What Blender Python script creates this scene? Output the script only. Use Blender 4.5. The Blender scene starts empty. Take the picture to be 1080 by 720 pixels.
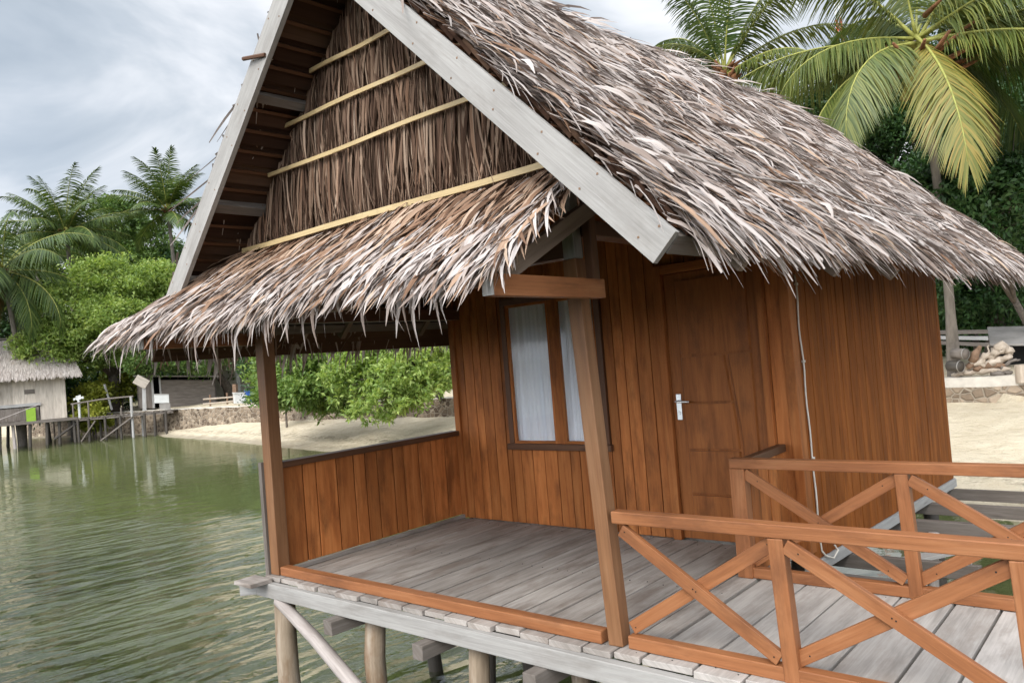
import bpy, math, random
import numpy as np
from mathutils import Vector
random.seed(7); RNG = np.random.default_rng(11)
SC = bpy.context.scene; COL = SC.collection
V = Vector
# ------------------------------------------------------------------ camera calibration (metres, floor of the porch = 0)
CW, CH, F = 1080.0, 720.0, 795.0
R3 = np.array([[0.76398119, 0.0765593, 0.64068043], [0.64029148, 0.0327663, -0.76743286], [-0.07974685, 0.99652649, -0.02398743]])
EYE = np.array([0, 0, 1.5])
def ray(px, py):
    d = R3 @ np.array([px - CW/2, -(py - CH/2), -F]); return d/np.linalg.norm(d)
def far(px, py, D):                      # a place D metres away (measured on the ground) seen in that direction
    d = ray(px, py); return V(EYE + d*(D/math.hypot(d[0], d[1])))
def on_z(px, py, z):
    d = ray(px, py); return V(EYE + d*((z-1.5)/d[2]))

# ------------------------------------------------------------------ mesh builder
class MB:
    def __init__(s): s.v = []; s.f = []; s.uv = []; s.m = []
    def poly(s, idx, uvs=None, m=0):
        s.f.append(tuple(idx)); s.uv.append(uvs or [(0, 0)]*len(idx)); s.m.append(m)
    def box(s, c, ax, ay, az, m=0, jit=0.0):
        """c centre, ax/ay/az half extent vectors; grain runs along the longest"""
        c = V(c); ax, ay, az = V(ax), V(ay), V(az)
        L = [ax.length, ay.length, az.length]; k = L.index(max(L))
        o = len(s.v); ou, ov = random.uniform(0, 50), random.uniform(0, 50)
        sg = [(-1,-1,-1),(1,-1,-1),(1,1,-1),(-1,1,-1),(-1,-1,1),(1,-1,1),(1,1,1),(-1,1,1)]
        for a, b, d in sg:
            p = c + ax*a + ay*b + az*d
            if jit: p += V((random.uniform(-jit, jit), random.uniform(-jit, jit), random.uniform(-jit, jit)))
            s.v.append(p)
        def uv(i):
            q = [sg[i][j]*L[j] for j in range(3)]; u = q[k]; w = [q[j] for j in range(3) if j != k]
            return (u + ou, w[0] + w[1]*1.13 + ov)
        for q in ((0,3,2,1),(4,5,6,7),(0,1,5,4),(1,2,6,5),(2,3,7,6),(3,0,4,7)):
            s.poly([o+i for i in q], [uv(i) for i in q], m)
    def bx(s, x0, x1, y0, y1, z0, z1, m=0, jit=0.0):
        s.box(((x0+x1)/2, (y0+y1)/2, (z0+z1)/2), ((x1-x0)/2, 0, 0), (0, (y1-y0)/2, 0), (0, 0, (z1-z0)/2), m, jit)
    def beam(s, p0, p1, w, h, up=(0, 0, 1), m=0, jit=0.0):
        p0, p1 = V(p0), V(p1); d = (p1-p0); l = d.length; d /= l
        side = d.cross(V(up)).normalized(); upv = side.cross(d).normalized()
        s.box((p0+p1)/2, d*(l/2), side*(w/2), upv*(h/2), m, jit)
    def tube(s, pts, rad, n=8, m=0, cap=True, rough=0.0):
        pts = [V(p) for p in pts]
        if not hasattr(rad, '__len__'): rad = [rad]*len(pts)
        o = len(s.v); L = 0; off = random.uniform(0, 50); us = []
        prev = None
        for i, p in enumerate(pts):
            d = (pts[min(i+1, len(pts)-1)] - pts[max(i-1, 0)]).normalized()
            if prev is None: a = d.orthogonal().normalized()
            else: a = (prev - d*prev.dot(d)).normalized()
            prev = a; b = d.cross(a)
            if i: L += (p-pts[i-1]).length
            us.append(L + off)
            for k in range(n):
                t = 2*math.pi*k/n; r = rad[i]*(1 + random.uniform(-rough, rough))
                s.v.append(p + a*(math.cos(t)*r) + b*(math.sin(t)*r))
        for i in range(len(pts)-1):
            for k in range(n):
                k2 = (k+1) % n; vv = [k/n, (k+1)/n]; w = 2*math.pi*rad[i]
                s.poly([o+i*n+k, o+i*n+k2, o+(i+1)*n+k2, o+(i+1)*n+k],
                       [(us[i], vv[0]*w), (us[i], vv[1]*w), (us[i+1], vv[1]*w), (us[i+1], vv[0]*w)], m)
        if cap:
            s.poly([o+k for k in range(n)][::-1], [(0.1*k, 0.03) for k in range(n)], m)
            e = o+(len(pts)-1)*n; s.poly([e+k for k in range(n)], [(0.1*k, 0.03) for k in range(n)], m)
    def map(s, fn): s.v = [V(fn(p)) for p in s.v]; return s
    def build(s, name, mats, parent=None, bevel=0.0, smooth=False):
        me = bpy.data.meshes.new(name); me.from_pydata([tuple(p) for p in s.v], [], s.f)
        uvl = me.uv_layers.new(name='UVMap')
        uvl.data.foreach_set('uv', [c for f in s.uv for p in f for c in p])
        for mt in (mats if isinstance(mats, (list, tuple)) else [mats]): me.materials.append(mt)
        me.polygons.foreach_set('material_index', s.m)
        if smooth: me.polygons.foreach_set('use_smooth', [True]*len(s.f))
        me.update()
        return put(name, me, parent, bevel)
def pieces(s, name, mats, parent=None, bevel=0.0, smooth=False):
    '''every separate piece of the builder becomes a part of its own'''
    par = list(range(len(s.v)))
    def fd(a):
        while par[a] != a: par[a] = par[par[a]]; a = par[a]
        return a
    for f in s.f:
        for b in f[1:]: par[fd(b)] = fd(f[0])
    groups = {}
    for k, f in enumerate(s.f): groups.setdefault(fd(f[0]), []).append(k)
    out = []
    for ks in groups.values():
        b = MB(); mp = {}
        for k in ks:
            ids = []
            for i in s.f[k]:
                if i not in mp: mp[i] = len(b.v); b.v.append(s.v[i])
                ids.append(mp[i])
            b.poly(ids, s.uv[k], s.m[k])
        used = sorted(set(b.m)); ml = mats if isinstance(mats, (list, tuple)) else [mats]
        b.m = [used.index(m) for m in b.m]
        out.append(b.build(name, [ml[m] for m in used], parent, bevel, smooth))
    return out
MB.pieces = pieces
def put(name, me, parent=None, bevel=0.0):
    o = bpy.data.objects.new(name, me); COL.objects.link(o)
    if parent is not None:
        o.parent = parent
        w = parent.location.copy(); p = parent.parent
        while p: w += p.location; p = p.parent
        o.location = -w                    # things sit at their base, meshes are written in world metres
        if parent.type == 'MESH': o.location = (0, 0, 0)
    if bevel:
        b = o.modifiers.new('edge', 'BEVEL'); b.width = bevel; b.segments = 2; b.limit_method = 'ANGLE'; b.angle_limit = 0.6
    return o
def thing(name, loc, label, cat, group=None):
    o = bpy.data.objects.new(name, None); o.empty_display_size = 0.2; COL.objects.link(o); o.location = loc
    return tag(o, label, cat, group)
def tag(o, label, cat, group=None):
    o['label'] = label; o['category'] = cat
    if group: o['group'] = group
    return o
def kind(o, k): o['kind'] = k; return o
def mesh_np(name, verts, quads, mats, parent=None, uv=None, mi=None, smooth=False):
    me = bpy.data.meshes.new(name); nv, nf = len(verts), len(quads); k = quads.shape[1]
    me.vertices.add(nv); me.vertices.foreach_set('co', np.ascontiguousarray(verts, dtype=np.float32).ravel())
    me.loops.add(nf*k); me.loops.foreach_set('vertex_index', np.ascontiguousarray(quads, dtype=np.int32).ravel())
    me.polygons.add(nf); me.polygons.foreach_set('loop_start', np.arange(0, nf*k, k, dtype=np.int32))
    if uv is not None:
        l = me.uv_layers.new(name='UVMap'); l.data.foreach_set('uv', np.ascontiguousarray(uv[quads.ravel()], dtype=np.float32).ravel())
    for mt in (mats if isinstance(mats, (list, tuple)) else [mats]): me.materials.append(mt)
    if mi is not None: me.polygons.foreach_set('material_index', np.ascontiguousarray(mi, dtype=np.int32))
    if smooth: me.polygons.foreach_set('use_smooth', np.ones(nf, dtype=bool))
    me.update(calc_edges=True); me.validate()
    return put(name, me, parent)

# ------------------------------------------------------------------ materials
class NT:
    def __init__(s, name):
        s.m = bpy.data.materials.new(name); s.m.use_nodes = True; s.t = s.m.node_tree; s.t.nodes.clear()
        s.out = s.n('ShaderNodeOutputMaterial')
    def n(s, ty, ins=None, **kw):
        nd = s.t.nodes.new(ty)
        for k, v in kw.items(): setattr(nd, k, v)
        for k, v in (ins or {}).items(): s.i(nd, k, v)
        return nd
    def i(s, nd, k, v):
        sock = nd.inputs[k]
        if isinstance(v, bpy.types.NodeSocket): s.t.links.new(v, sock)
        else: sock.default_value = v
    def uvmap(s, sx, sy, sz=1): return s.n('ShaderNodeMapping', {'Vector': s.n('ShaderNodeTexCoord').outputs['UV'], 'Scale': (sx, sy, sz)}).outputs[0]
    def objmap(s, sc):
        g = s.n('ShaderNodeNewGeometry'); return s.n('ShaderNodeMapping', {'Vector': g.outputs['Position'], 'Scale': sc}).outputs[0]
    def noise(s, vec, scale, detail=4, rough=0.55, dist=0.0):
        return s.n('ShaderNodeTexNoise', {'Vector': vec, 'Scale': scale, 'Detail': detail, 'Roughness': rough, 'Distortion': dist}).outputs['Fac']
    def ramp(s, fac, stops, interp='LINEAR'):
        r = s.n('ShaderNodeValToRGB', {'Fac': fac}); cr = r.color_ramp; cr.interpolation = interp
        while len(cr.elements) < len(stops): cr.elements.new(0.5)
        for e, (p, c) in zip(cr.elements, stops): e.position = p; e.color = (*c, 1) if len(c) == 3 else c
        return r.outputs['Color']
    def mix(s, fac, a, b, mode='MIX'):
        m = s.n('ShaderNodeMix', data_type='RGBA', blend_type=mode)
        for k, v in ((0, fac), (6, a), (7, b)):
            if isinstance(v, bpy.types.NodeSocket): s.t.links.new(v, m.inputs[k])
            else: m.inputs[k].default_value = v if k == 0 else (*v, 1) if len(v) == 3 else v
        return m.outputs[2]
    def math(s, op, a, b=0.0, c=0.0, clamp=False):
        m = s.n('ShaderNodeMath', operation=op, use_clamp=clamp)
        for k, v in ((0, a), (1, b), (2, c)): s.i(m, k, v)
        return m.outputs[0]
    def island(s): return s.n('ShaderNodeNewGeometry').outputs['Random Per Island']
    def bump(s, h, strength=0.3, dist=0.01): return s.n('ShaderNodeBump', {'Height': h, 'Strength': strength, 'Distance': dist}).outputs[0]
    def pbr(s, col, rough=0.7, normal=None, spec=0.3, **kw):
        p = s.n('ShaderNodeBsdfPrincipled', {'Base Color': col if isinstance(col, bpy.types.NodeSocket) else (*col, 1), 'Roughness': rough, 'Specular IOR Level': spec})
        for k, v in kw.items(): s.i(p, k.replace('_', ' '), v)
        if normal is not None: s.i(p, 'Normal', normal)
        return p
    def done(s, shader): s.t.links.new(shader.outputs[0], s.out.inputs['Surface']); return s.m

def wood(name, dark, mid, light, rough=0.5, spec=0.35, vary=0.35, grain=34, bump=0.25, stain=None, stain_amt=0.0):
    t = NT(name)
    uv = t.uvmap(1.6, grain); isl = t.island()
    w = t.noise(t.uvmap(1.7, 9), 1.0, 4, 0.6)
    g1 = t.noise(uv, 1.0, 6, 0.65, 0.6); g2 = t.noise(t.uvmap(2.2, 90), 1.0, 3, 0.6)
    g = t.math('ADD', t.math('MULTIPLY', g1, 0.5), t.math('MULTIPLY', w, 0.5))
    c = t.ramp(g, [(0.24, dark), (0.5, mid), (0.78, light)])
    c = t.mix(0.5, c, t.ramp(g2, [(0.3, (0.72,)*3), (0.6, (1.03,)*3)]), 'MULTIPLY')
    v = t.math('MULTIPLY_ADD', isl, vary, 1-vary/2)
    c = t.mix(1.0, c, t.n('ShaderNodeCombineColor', {'Red': v, 'Green': v, 'Blue': v}).outputs[0], 'MULTIPLY')
    if stain is not None:
        k = t.noise(t.uvmap(1.3, 4), 1.3, 5, 0.65)
        c = t.mix(t.math('MULTIPLY', t.ramp(k, [(0.50, (0, 0, 0)), (0.66, (1, 1, 1))]), stain_amt), c, stain)
    # knots
    kn = t.n('ShaderNodeTexVoronoi', {'Vector': t.uvmap(1.1, 6.5), 'Scale': 1.0}).outputs['Distance']
    c = t.mix(t.math('MULTIPLY', t.ramp(kn, [(0.02, (1, 1, 1)), (0.10, (0, 0, 0))]), 0.55), c, tuple(x*0.45 for x in dark))
    hb = t.math('ADD', g1, t.math('MULTIPLY', g2, 0.6))
    return t.done(t.pbr(c, t.math('MULTIPLY_ADD', g1, 0.25, rough-0.12), t.bump(hb, bump, 0.004), spec))

def strips_mat(name, stops, rough=0.85, spec=0.10):
    t = NT(name); isl = t.island()
    along = t.noise(t.uvmap(3.0, 40), 1.0, 3, 0.6)
    f = t.math('ADD', t.math('MULTIPLY', isl, 0.78), t.math('MULTIPLY', along, 0.30))
    c = t.ramp(f, stops)
    fib = t.noise(t.uvmap(1.5, 130), 1.0, 2, 0.6)
    c = t.mix(0.6, c, t.ramp(fib, [(0.3, (0.62,)*3), (0.62, (1.06,)*3)]), 'MULTIPLY')
    patch = t.noise(t.objmap((1, 1, 1)), 1.1, 4, 0.6)
    c = t.mix(0.5, c, t.ramp(patch, [(0.35, (0.72, 0.68, 0.64)), (0.6, (1.05, 1.05, 1.05))]), 'MULTIPLY')
    p = t.pbr(c, rough, t.bump(fib, 0.3, 0.003), spec)
    tr = t.n('ShaderNodeBsdfTranslucent', {'Color': c})
    return t.done(t.n('ShaderNodeMixShader', {0: 0.08, 1: p.outputs[0], 2: tr.outputs[0]}))

def leaf_mat(name, stops, trans=0.3, rough=0.45, spec=0.35, scale=0.6):
    t = NT(name); isl = t.island()
    big = t.noise(t.objmap((1, 1, 1)), scale, 3, 0.5)
    f = t.math('ADD', t.math('MULTIPLY', isl, 0.6), t.math('MULTIPLY', big, 0.45))
    c = t.ramp(f, stops)
    p = t.pbr(c, rough, None, spec)
    tr = t.n('ShaderNodeBsdfTranslucent', {'Color': t.mix(1.0, c, (1.25, 1.2, 0.6), 'MULTIPLY')})
    return t.done(t.n('ShaderNodeMixShader', {0: trans, 1: p.outputs[0], 2: tr.outputs[0]}))

def plain(name, col, rough=0.6, vary=0.25, scale=6, bump=0.2, spec=0.3, metallic=0.0):
    t = NT(name)
    n = t.noise(t.objmap((1, 1, 1)), scale, 5, 0.6)
    c = t.ramp(n, [(0.3, tuple(x*(1-vary) for x in col)), (0.7, tuple(min(1, x*(1+vary)) for x in col))])
    return t.done(t.pbr(c, rough, t.bump(n, bump, 0.02), spec, Metallic=metallic))

M = {}
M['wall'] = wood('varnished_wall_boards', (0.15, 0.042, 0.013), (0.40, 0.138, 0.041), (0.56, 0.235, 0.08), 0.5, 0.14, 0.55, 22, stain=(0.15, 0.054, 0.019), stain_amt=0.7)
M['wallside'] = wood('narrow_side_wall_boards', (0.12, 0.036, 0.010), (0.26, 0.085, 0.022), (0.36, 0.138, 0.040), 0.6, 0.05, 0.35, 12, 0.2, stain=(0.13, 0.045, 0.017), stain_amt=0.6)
M['rail'] = wood('varnished_rail_timber', (0.155, 0.056, 0.023), (0.315, 0.125, 0.051), (0.44, 0.205, 0.095), 0.45, 0.22, 0.4, 20, 0.4, stain=(0.14, 0.055, 0.025), stain_amt=0.7)
M['post'] = wood('varnished_post_timber', (0.12, 0.05, 0.021), (0.23, 0.108, 0.048), (0.32, 0.175, 0.09), 0.45, 0.35, 0.2, 26)
M['dark'] = wood('dark_stained_timber', (0.05, 0.022, 0.012), (0.10, 0.045, 0.022), (0.16, 0.075, 0.038), 0.5, 0.3, 0.3, 30)
M['door'] = wood('varnished_door_timber', (0.14, 0.045, 0.013), (0.30, 0.105, 0.031), (0.40, 0.155, 0.05), 0.45, 0.16, 0.2, 22, stain=(0.08, 0.03, 0.015), stain_amt=0.5)
M['deck'] = wood('grey_deck_boards', (0.15, 0.128, 0.11), (0.325, 0.29, 0.26), (0.48, 0.44, 0.405), 0.8, 0.2, 0.42, 20, 0.4, stain=(0.17, 0.13, 0.105), stain_amt=0.7)
M['walk'] = wood('bleached_sunlit_walkway', (0.20, 0.178, 0.158), (0.42, 0.385, 0.352), (0.57, 0.53, 0.492), 0.8, 0.2, 0.3, 20, 0.4, stain=(0.24, 0.20, 0.17), stain_amt=0.6)  # deck boards paler from weathering, with the open walkway's sunlight put into the colour
M['grey'] = wood('weathered_grey_timber', (0.22, 0.21, 0.20), (0.40, 0.39, 0.375), (0.54, 0.53, 0.51), 0.8, 0.2, 0.2, 24, 0.35, stain=(0.30, 0.27, 0.24), stain_amt=0.5)
M['barge'] = wood('weathered_barge_board', (0.225, 0.21, 0.195), (0.36, 0.343, 0.322), (0.45, 0.43, 0.405), 0.8, 0.15, 0.1, 26, 0.45, stain=(0.22, 0.20, 0.18), stain_amt=0.6)
M['joist'] = wood('old_grey_brown_joist', (0.08, 0.066, 0.055), (0.17, 0.145, 0.125), (0.28, 0.25, 0.225), 0.8, 0.2, 0.25, 22, 0.35)
M['pile'] = wood('round_timber_piling', (0.12, 0.085, 0.055), (0.29, 0.225, 0.16), (0.52, 0.46, 0.39), 0.85, 0.15, 0.25, 9, 0.7, stain=(0.16, 0.085, 0.04), stain_amt=0.8)
M['wetpile'] = wood('dark_wet_piling', (0.03, 0.027, 0.022), (0.07, 0.06, 0.05), (0.12, 0.10, 0.08), 0.6, 0.3, 0.3, 16, 0.5)
M['pole'] = wood('pale_bark_pole', (0.22, 0.18, 0.16), (0.42, 0.37, 0.34), (0.58, 0.53, 0.50), 0.85, 0.15, 0.2, 12, 0.6)
M['bamboo'] = wood('split_bamboo_batten', (0.38, 0.265, 0.12), (0.53, 0.395, 0.20), (0.62, 0.49, 0.28), 0.45, 0.35, 0.15, 30, 0.2)
M['rafter'] = wood('pale_brown_rafter', (0.12, 0.085, 0.06), (0.22, 0.165, 0.125), (0.31, 0.25, 0.20), 0.75, 0.2, 0.2, 22, 0.3)
M['thatch'] = strips_mat('weathered_thatch_leaf', [(0.05, (0.13, 0.092, 0.073)), (0.18, (0.28, 0.215, 0.18)), (0.42, (0.43, 0.365, 0.330)), (0.70, (0.505, 0.445, 0.413)), (1.0, (0.56, 0.505, 0.475))])
M['thatch_pale'] = strips_mat('pale_shack_thatch', [(0.05, (0.33, 0.28, 0.25)), (0.4, (0.50, 0.44, 0.40)), (1.0, (0.64, 0.58, 0.54))])
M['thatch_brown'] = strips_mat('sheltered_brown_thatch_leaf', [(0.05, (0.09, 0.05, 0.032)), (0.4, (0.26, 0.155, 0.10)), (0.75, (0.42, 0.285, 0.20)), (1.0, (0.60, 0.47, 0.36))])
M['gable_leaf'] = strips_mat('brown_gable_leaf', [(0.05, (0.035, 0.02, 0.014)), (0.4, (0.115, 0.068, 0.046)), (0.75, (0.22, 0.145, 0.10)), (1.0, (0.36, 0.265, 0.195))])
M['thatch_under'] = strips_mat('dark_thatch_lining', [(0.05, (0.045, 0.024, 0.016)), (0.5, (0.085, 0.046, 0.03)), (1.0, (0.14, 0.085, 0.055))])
M['leaf_bright'] = leaf_mat('bright_green_leaf', [(0.06, (0.17, 0.13, 0.045)), (0.12, (0.095, 0.16, 0.036)), (0.5, (0.26, 0.37, 0.092)), (0.9, (0.48, 0.56, 0.20))], 0.42)
M['leaf_bush'] = leaf_mat('fresh_green_bush_leaf', [(0.1, (0.06, 0.115, 0.026)), (0.5, (0.165, 0.26, 0.06)), (0.9, (0.32, 0.41, 0.13))], 0.36)
M['leaf_mid'] = leaf_mat('mid_green_leaf', [(0.1, (0.04, 0.085, 0.02)), (0.5, (0.10, 0.175, 0.045)), (0.9, (0.21, 0.29, 0.085))], 0.3)
M['leaf_dark'] = leaf_mat('dark_green_leaf', [(0.1, (0.012, 0.032, 0.010)), (0.5, (0.03, 0.075, 0.02)), (0.9, (0.07, 0.135, 0.04))], 0.22)
M['leaf_yellow'] = leaf_mat('yellow_green_leaf', [(0.1, (0.13, 0.17, 0.02)), (0.5, (0.26, 0.29, 0.04)), (0.9, (0.40, 0.40, 0.07))], 0.3)
M['palm'] = leaf_mat('coconut_palm_leaflet', [(0.1, (0.045, 0.072, 0.016)), (0.5, (0.11, 0.145, 0.034)), (0.9, (0.24, 0.245, 0.062))], 0.3, 0.38, 0.5)
M['palm_dark'] = leaf_mat('dark_palm_leaflet', [(0.1, (0.025, 0.05, 0.013)), (0.5, (0.07, 0.115, 0.028)), (0.9, (0.15, 0.195, 0.05))], 0.25, 0.4, 0.45)  # darker green leaflets for the left palms and some other fronds
M['palm_gold'] = leaf_mat('yellowing_palm_leaflet', [(0.1, (0.10, 0.125, 0.025)), (0.5, (0.20, 0.205, 0.045)), (0.82, (0.32, 0.24, 0.055)), (0.98, (0.38, 0.20, 0.055))], 0.3, 0.4, 0.4)
M['palm_dead'] = leaf_mat('dry_palm_leaflet', [(0.1, (0.10, 0.055, 0.025)), (0.5, (0.20, 0.12, 0.055)), (0.9, (0.30, 0.20, 0.10))], 0.2, 0.7, 0.2)
M['rachis'] = plain('palm_rib', (0.30, 0.30, 0.075), 0.5, 0.25, 8)
M['husk'] = plain('palm_husk_fibre', (0.19, 0.085, 0.04), 0.9, 0.5, 18)
M['bark'] = plain('rough_bark', (0.12, 0.098, 0.08), 0.9, 0.45, 9, 0.6)
M['palmbark'] = wood('ringed_palm_bark', (0.09, 0.078, 0.066), (0.19, 0.165, 0.14), (0.30, 0.265, 0.23), 0.9, 0.15, 0.1, 3, 0.6)
M['concrete'] = plain('pale_concrete', (0.50, 0.46, 0.40), 0.85, 0.2, 3)
M['white'] = plain('white_paint', (0.58, 0.58, 0.56), 0.5, 0.08, 5, 0.05)
M['curtain'] = plain('white_blue_curtain_cloth', (0.74, 0.81, 0.92), 0.9, 0.06, 3, 0.05)
def mat_curtain():
    t = NT('sheer_curtain'); c = t.ramp(t.noise(t.objmap((1, 1, 0.1)), 9, 3, 0.5), [(0.3, (0.80, 0.86, 0.95)), (0.7, (0.89, 0.92, 0.97))])
    d = t.n('ShaderNodeBsdfDiffuse', {'Color': c}); tr = t.n('ShaderNodeBsdfTranslucent', {'Color': c})
    return t.done(t.n('ShaderNodeMixShader', {0: 0.06, 1: d.outputs[0], 2: tr.outputs[0]}))
M['curtain'] = mat_curtain()
M['chrome'] = plain('brushed_steel', (0.72, 0.73, 0.74), 0.28, 0.05, 8, 0.02, 0.5, 0.85)
M['cable'] = plain('white_cable', (0.72, 0.68, 0.60), 0.55, 0.08, 20, 0.02)
M['black'] = plain('black_interior', (0.015, 0.014, 0.013), 0.8, 0.3, 3)
M['tin'] = plain('grey_roof_sheet', (0.27, 0.25, 0.23), 0.6, 0.25, 2.0, 0.1)
M['drift'] = wood('bleached_driftwood', (0.22, 0.17, 0.13), (0.42, 0.35, 0.28), (0.62, 0.55, 0.47), 0.85, 0.15, 0.5, 10, 0.6)
M['oldwall'] = wood('silvery_shack_boards', (0.30, 0.255, 0.21), (0.52, 0.455, 0.385), (0.66, 0.60, 0.52), 0.85, 0.15, 0.4, 14, 0.3)
M['lime'] = plain('lime_green_cloth', (0.27, 0.44, 0.05), 0.7, 0.1, 8)
M['blue'] = plain('blue_plastic', (0.03, 0.10, 0.36), 0.4, 0.1, 8)
M['rust'] = plain('rusty_brown_wood', (0.20, 0.125, 0.08), 0.8, 0.3, 8)
M['red'] = plain('red_mast_paint', (0.55, 0.09, 0.05), 0.6, 0.1, 1)
M['plaster'] = plain('cream_house_plaster', (0.60, 0.56, 0.48), 0.85, 0.1, 1.5)

def mat_stone():
    t = NT('rubble_stone_wall'); v = t.objmap((1, 1, 1.25))
    vd = t.n('ShaderNodeTexVoronoi', {'Vector': v, 'Scale': 4.3, 'Randomness': 1.0}); ed = t.n('ShaderNodeTexVoronoi', {'Vector': v, 'Scale': 4.3, 'Randomness': 1.0}, feature='DISTANCE_TO_EDGE').outputs['Distance']
    n = t.noise(v, 7, 5, 0.65)
    stone = t.ramp(t.n('ShaderNodeSeparateColor', {0: vd.outputs['Color']}).outputs[0], [(0.0, (0.10, 0.07, 0.048)), (0.5, (0.22, 0.165, 0.115)), (1.0, (0.38, 0.30, 0.22))])
    stone = t.mix(0.6, stone, t.ramp(n, [(0.3, (0.6,)*3), (0.7, (1.15,)*3)]), 'MULTIPLY')
    mortar = t.ramp(ed, [(0.03, (1, 1, 1)), (0.09, (0, 0, 0))])
    c = t.mix(mortar, stone, (0.30, 0.25, 0.19))
    return t.done(t.pbr(c, 0.9, t.bump(t.math('ADD', t.math('MINIMUM', ed, 0.15), t.math('MULTIPLY', n, 0.05)), 0.9, 0.25)))
M['stone'] = mat_stone()

def mat_ground():
    t = NT('beach_and_seabed'); g = t.n('ShaderNodeNewGeometry'); P = g.outputs['Position']
    z = t.n('ShaderNodeSeparateXYZ', {0: P}).outputs['Z']
    fine = t.noise(P, 60, 4, 0.7); mid = t.noise(P, 2.2, 5, 0.65); big = t.noise(P, 0.32, 4, 0.6, 0.4)
    sand = t.ramp(mid, [(0.3, (0.50, 0.415, 0.29)), (0.7, (0.64, 0.555, 0.415))])
    sand = t.mix(0.5, sand, t.ramp(fine, [(0.3, (0.8,)*3), (0.7, (1.1,)*3)]), 'MULTIPLY')
    bits = t.ramp(t.noise(P, 9, 3, 0.8), [(0.62, (0, 0, 0)), (0.68, (1, 1, 1))])
    sand = t.mix(t.math('MULTIPLY', bits, 0.6), sand, (0.22, 0.15, 0.09))
    wrack = t.math('MULTIPLY', t.math('SUBTRACT', 1.0, t.math('MULTIPLY', t.math('ABSOLUTE', t.math('ADD', t.math('ADD', z, 0.98), t.math('MULTIPLY', t.math('SUBTRACT', mid, 0.5), 0.25))), 16), clamp=True), t.ramp(t.noise(P, 5, 4, 0.7), [(0.42, (0, 0, 0)), (0.6, (1, 1, 1))]))
    sand = t.mix(t.math('MULTIPLY', wrack, 0.75), sand, (0.13, 0.10, 0.065))
    wet = t.n('ShaderNodeMapRange', {'Value': t.math('ADD', z, t.math('MULTIPLY', t.math('SUBTRACT', mid, 0.5), 0.10)), 'From Min': -1.14, 'From Max': -1.06, 'To Min': 0.62, 'To Max': 1.0}).outputs[0]
    sand = t.mix(1.0, sand, t.n('ShaderNodeCombineColor', {'Red': wet, 'Green': wet, 'Blue': wet}).outputs[0], 'MULTIPLY')
    # weed beds on the seabed
    weed = t.ramp(mid, [(0.32, (0.017, 0.023, 0.006)), (0.48, (0.046, 0.058, 0.017)), (0.72, (0.19, 0.195, 0.075))])
    bed = t.ramp(t.math('ADD', t.math('MULTIPLY', big, 0.75), t.math('MULTIPLY', mid, 0.25)), [(0.34, (0, 0, 0)), (0.52, (1, 1, 1))])
    deep = t.n('ShaderNodeMapRange', {'Value': z, 'From Min': -1.52, 'From Max': -1.86, 'To Min': 0.0, 'To Max': 1.0}).outputs[0]
    wf = t.math('MULTIPLY', deep, t.math('MULTIPLY_ADD', bed, 0.55, 0.42), clamp=True)
    c = t.mix(wf, sand, weed)
    soil = t.ramp(mid, [(0.3, (0.045, 0.07, 0.02)), (0.5, (0.10, 0.115, 0.045)), (0.62, (0.24, 0.20, 0.13)), (0.75, (0.40, 0.34, 0.25))])
    up = t.n('ShaderNodeMapRange', {'Value': z, 'From Min': 0.22, 'From Max': 0.55}).outputs[0]
    c = t.mix(up, c, soil)
    return t.done(t.pbr(c, 0.9, t.bump(t.math('ADD', t.math('ADD', t.math('MULTIPLY', mid, 1.0), t.math('MULTIPLY', t.noise(P, 7, 3, 0.6), 0.35)), t.math('MULTIPLY', fine, 0.15)), 0.8, 0.16), 0.2))
M['ground'] = mat_ground()

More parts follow.
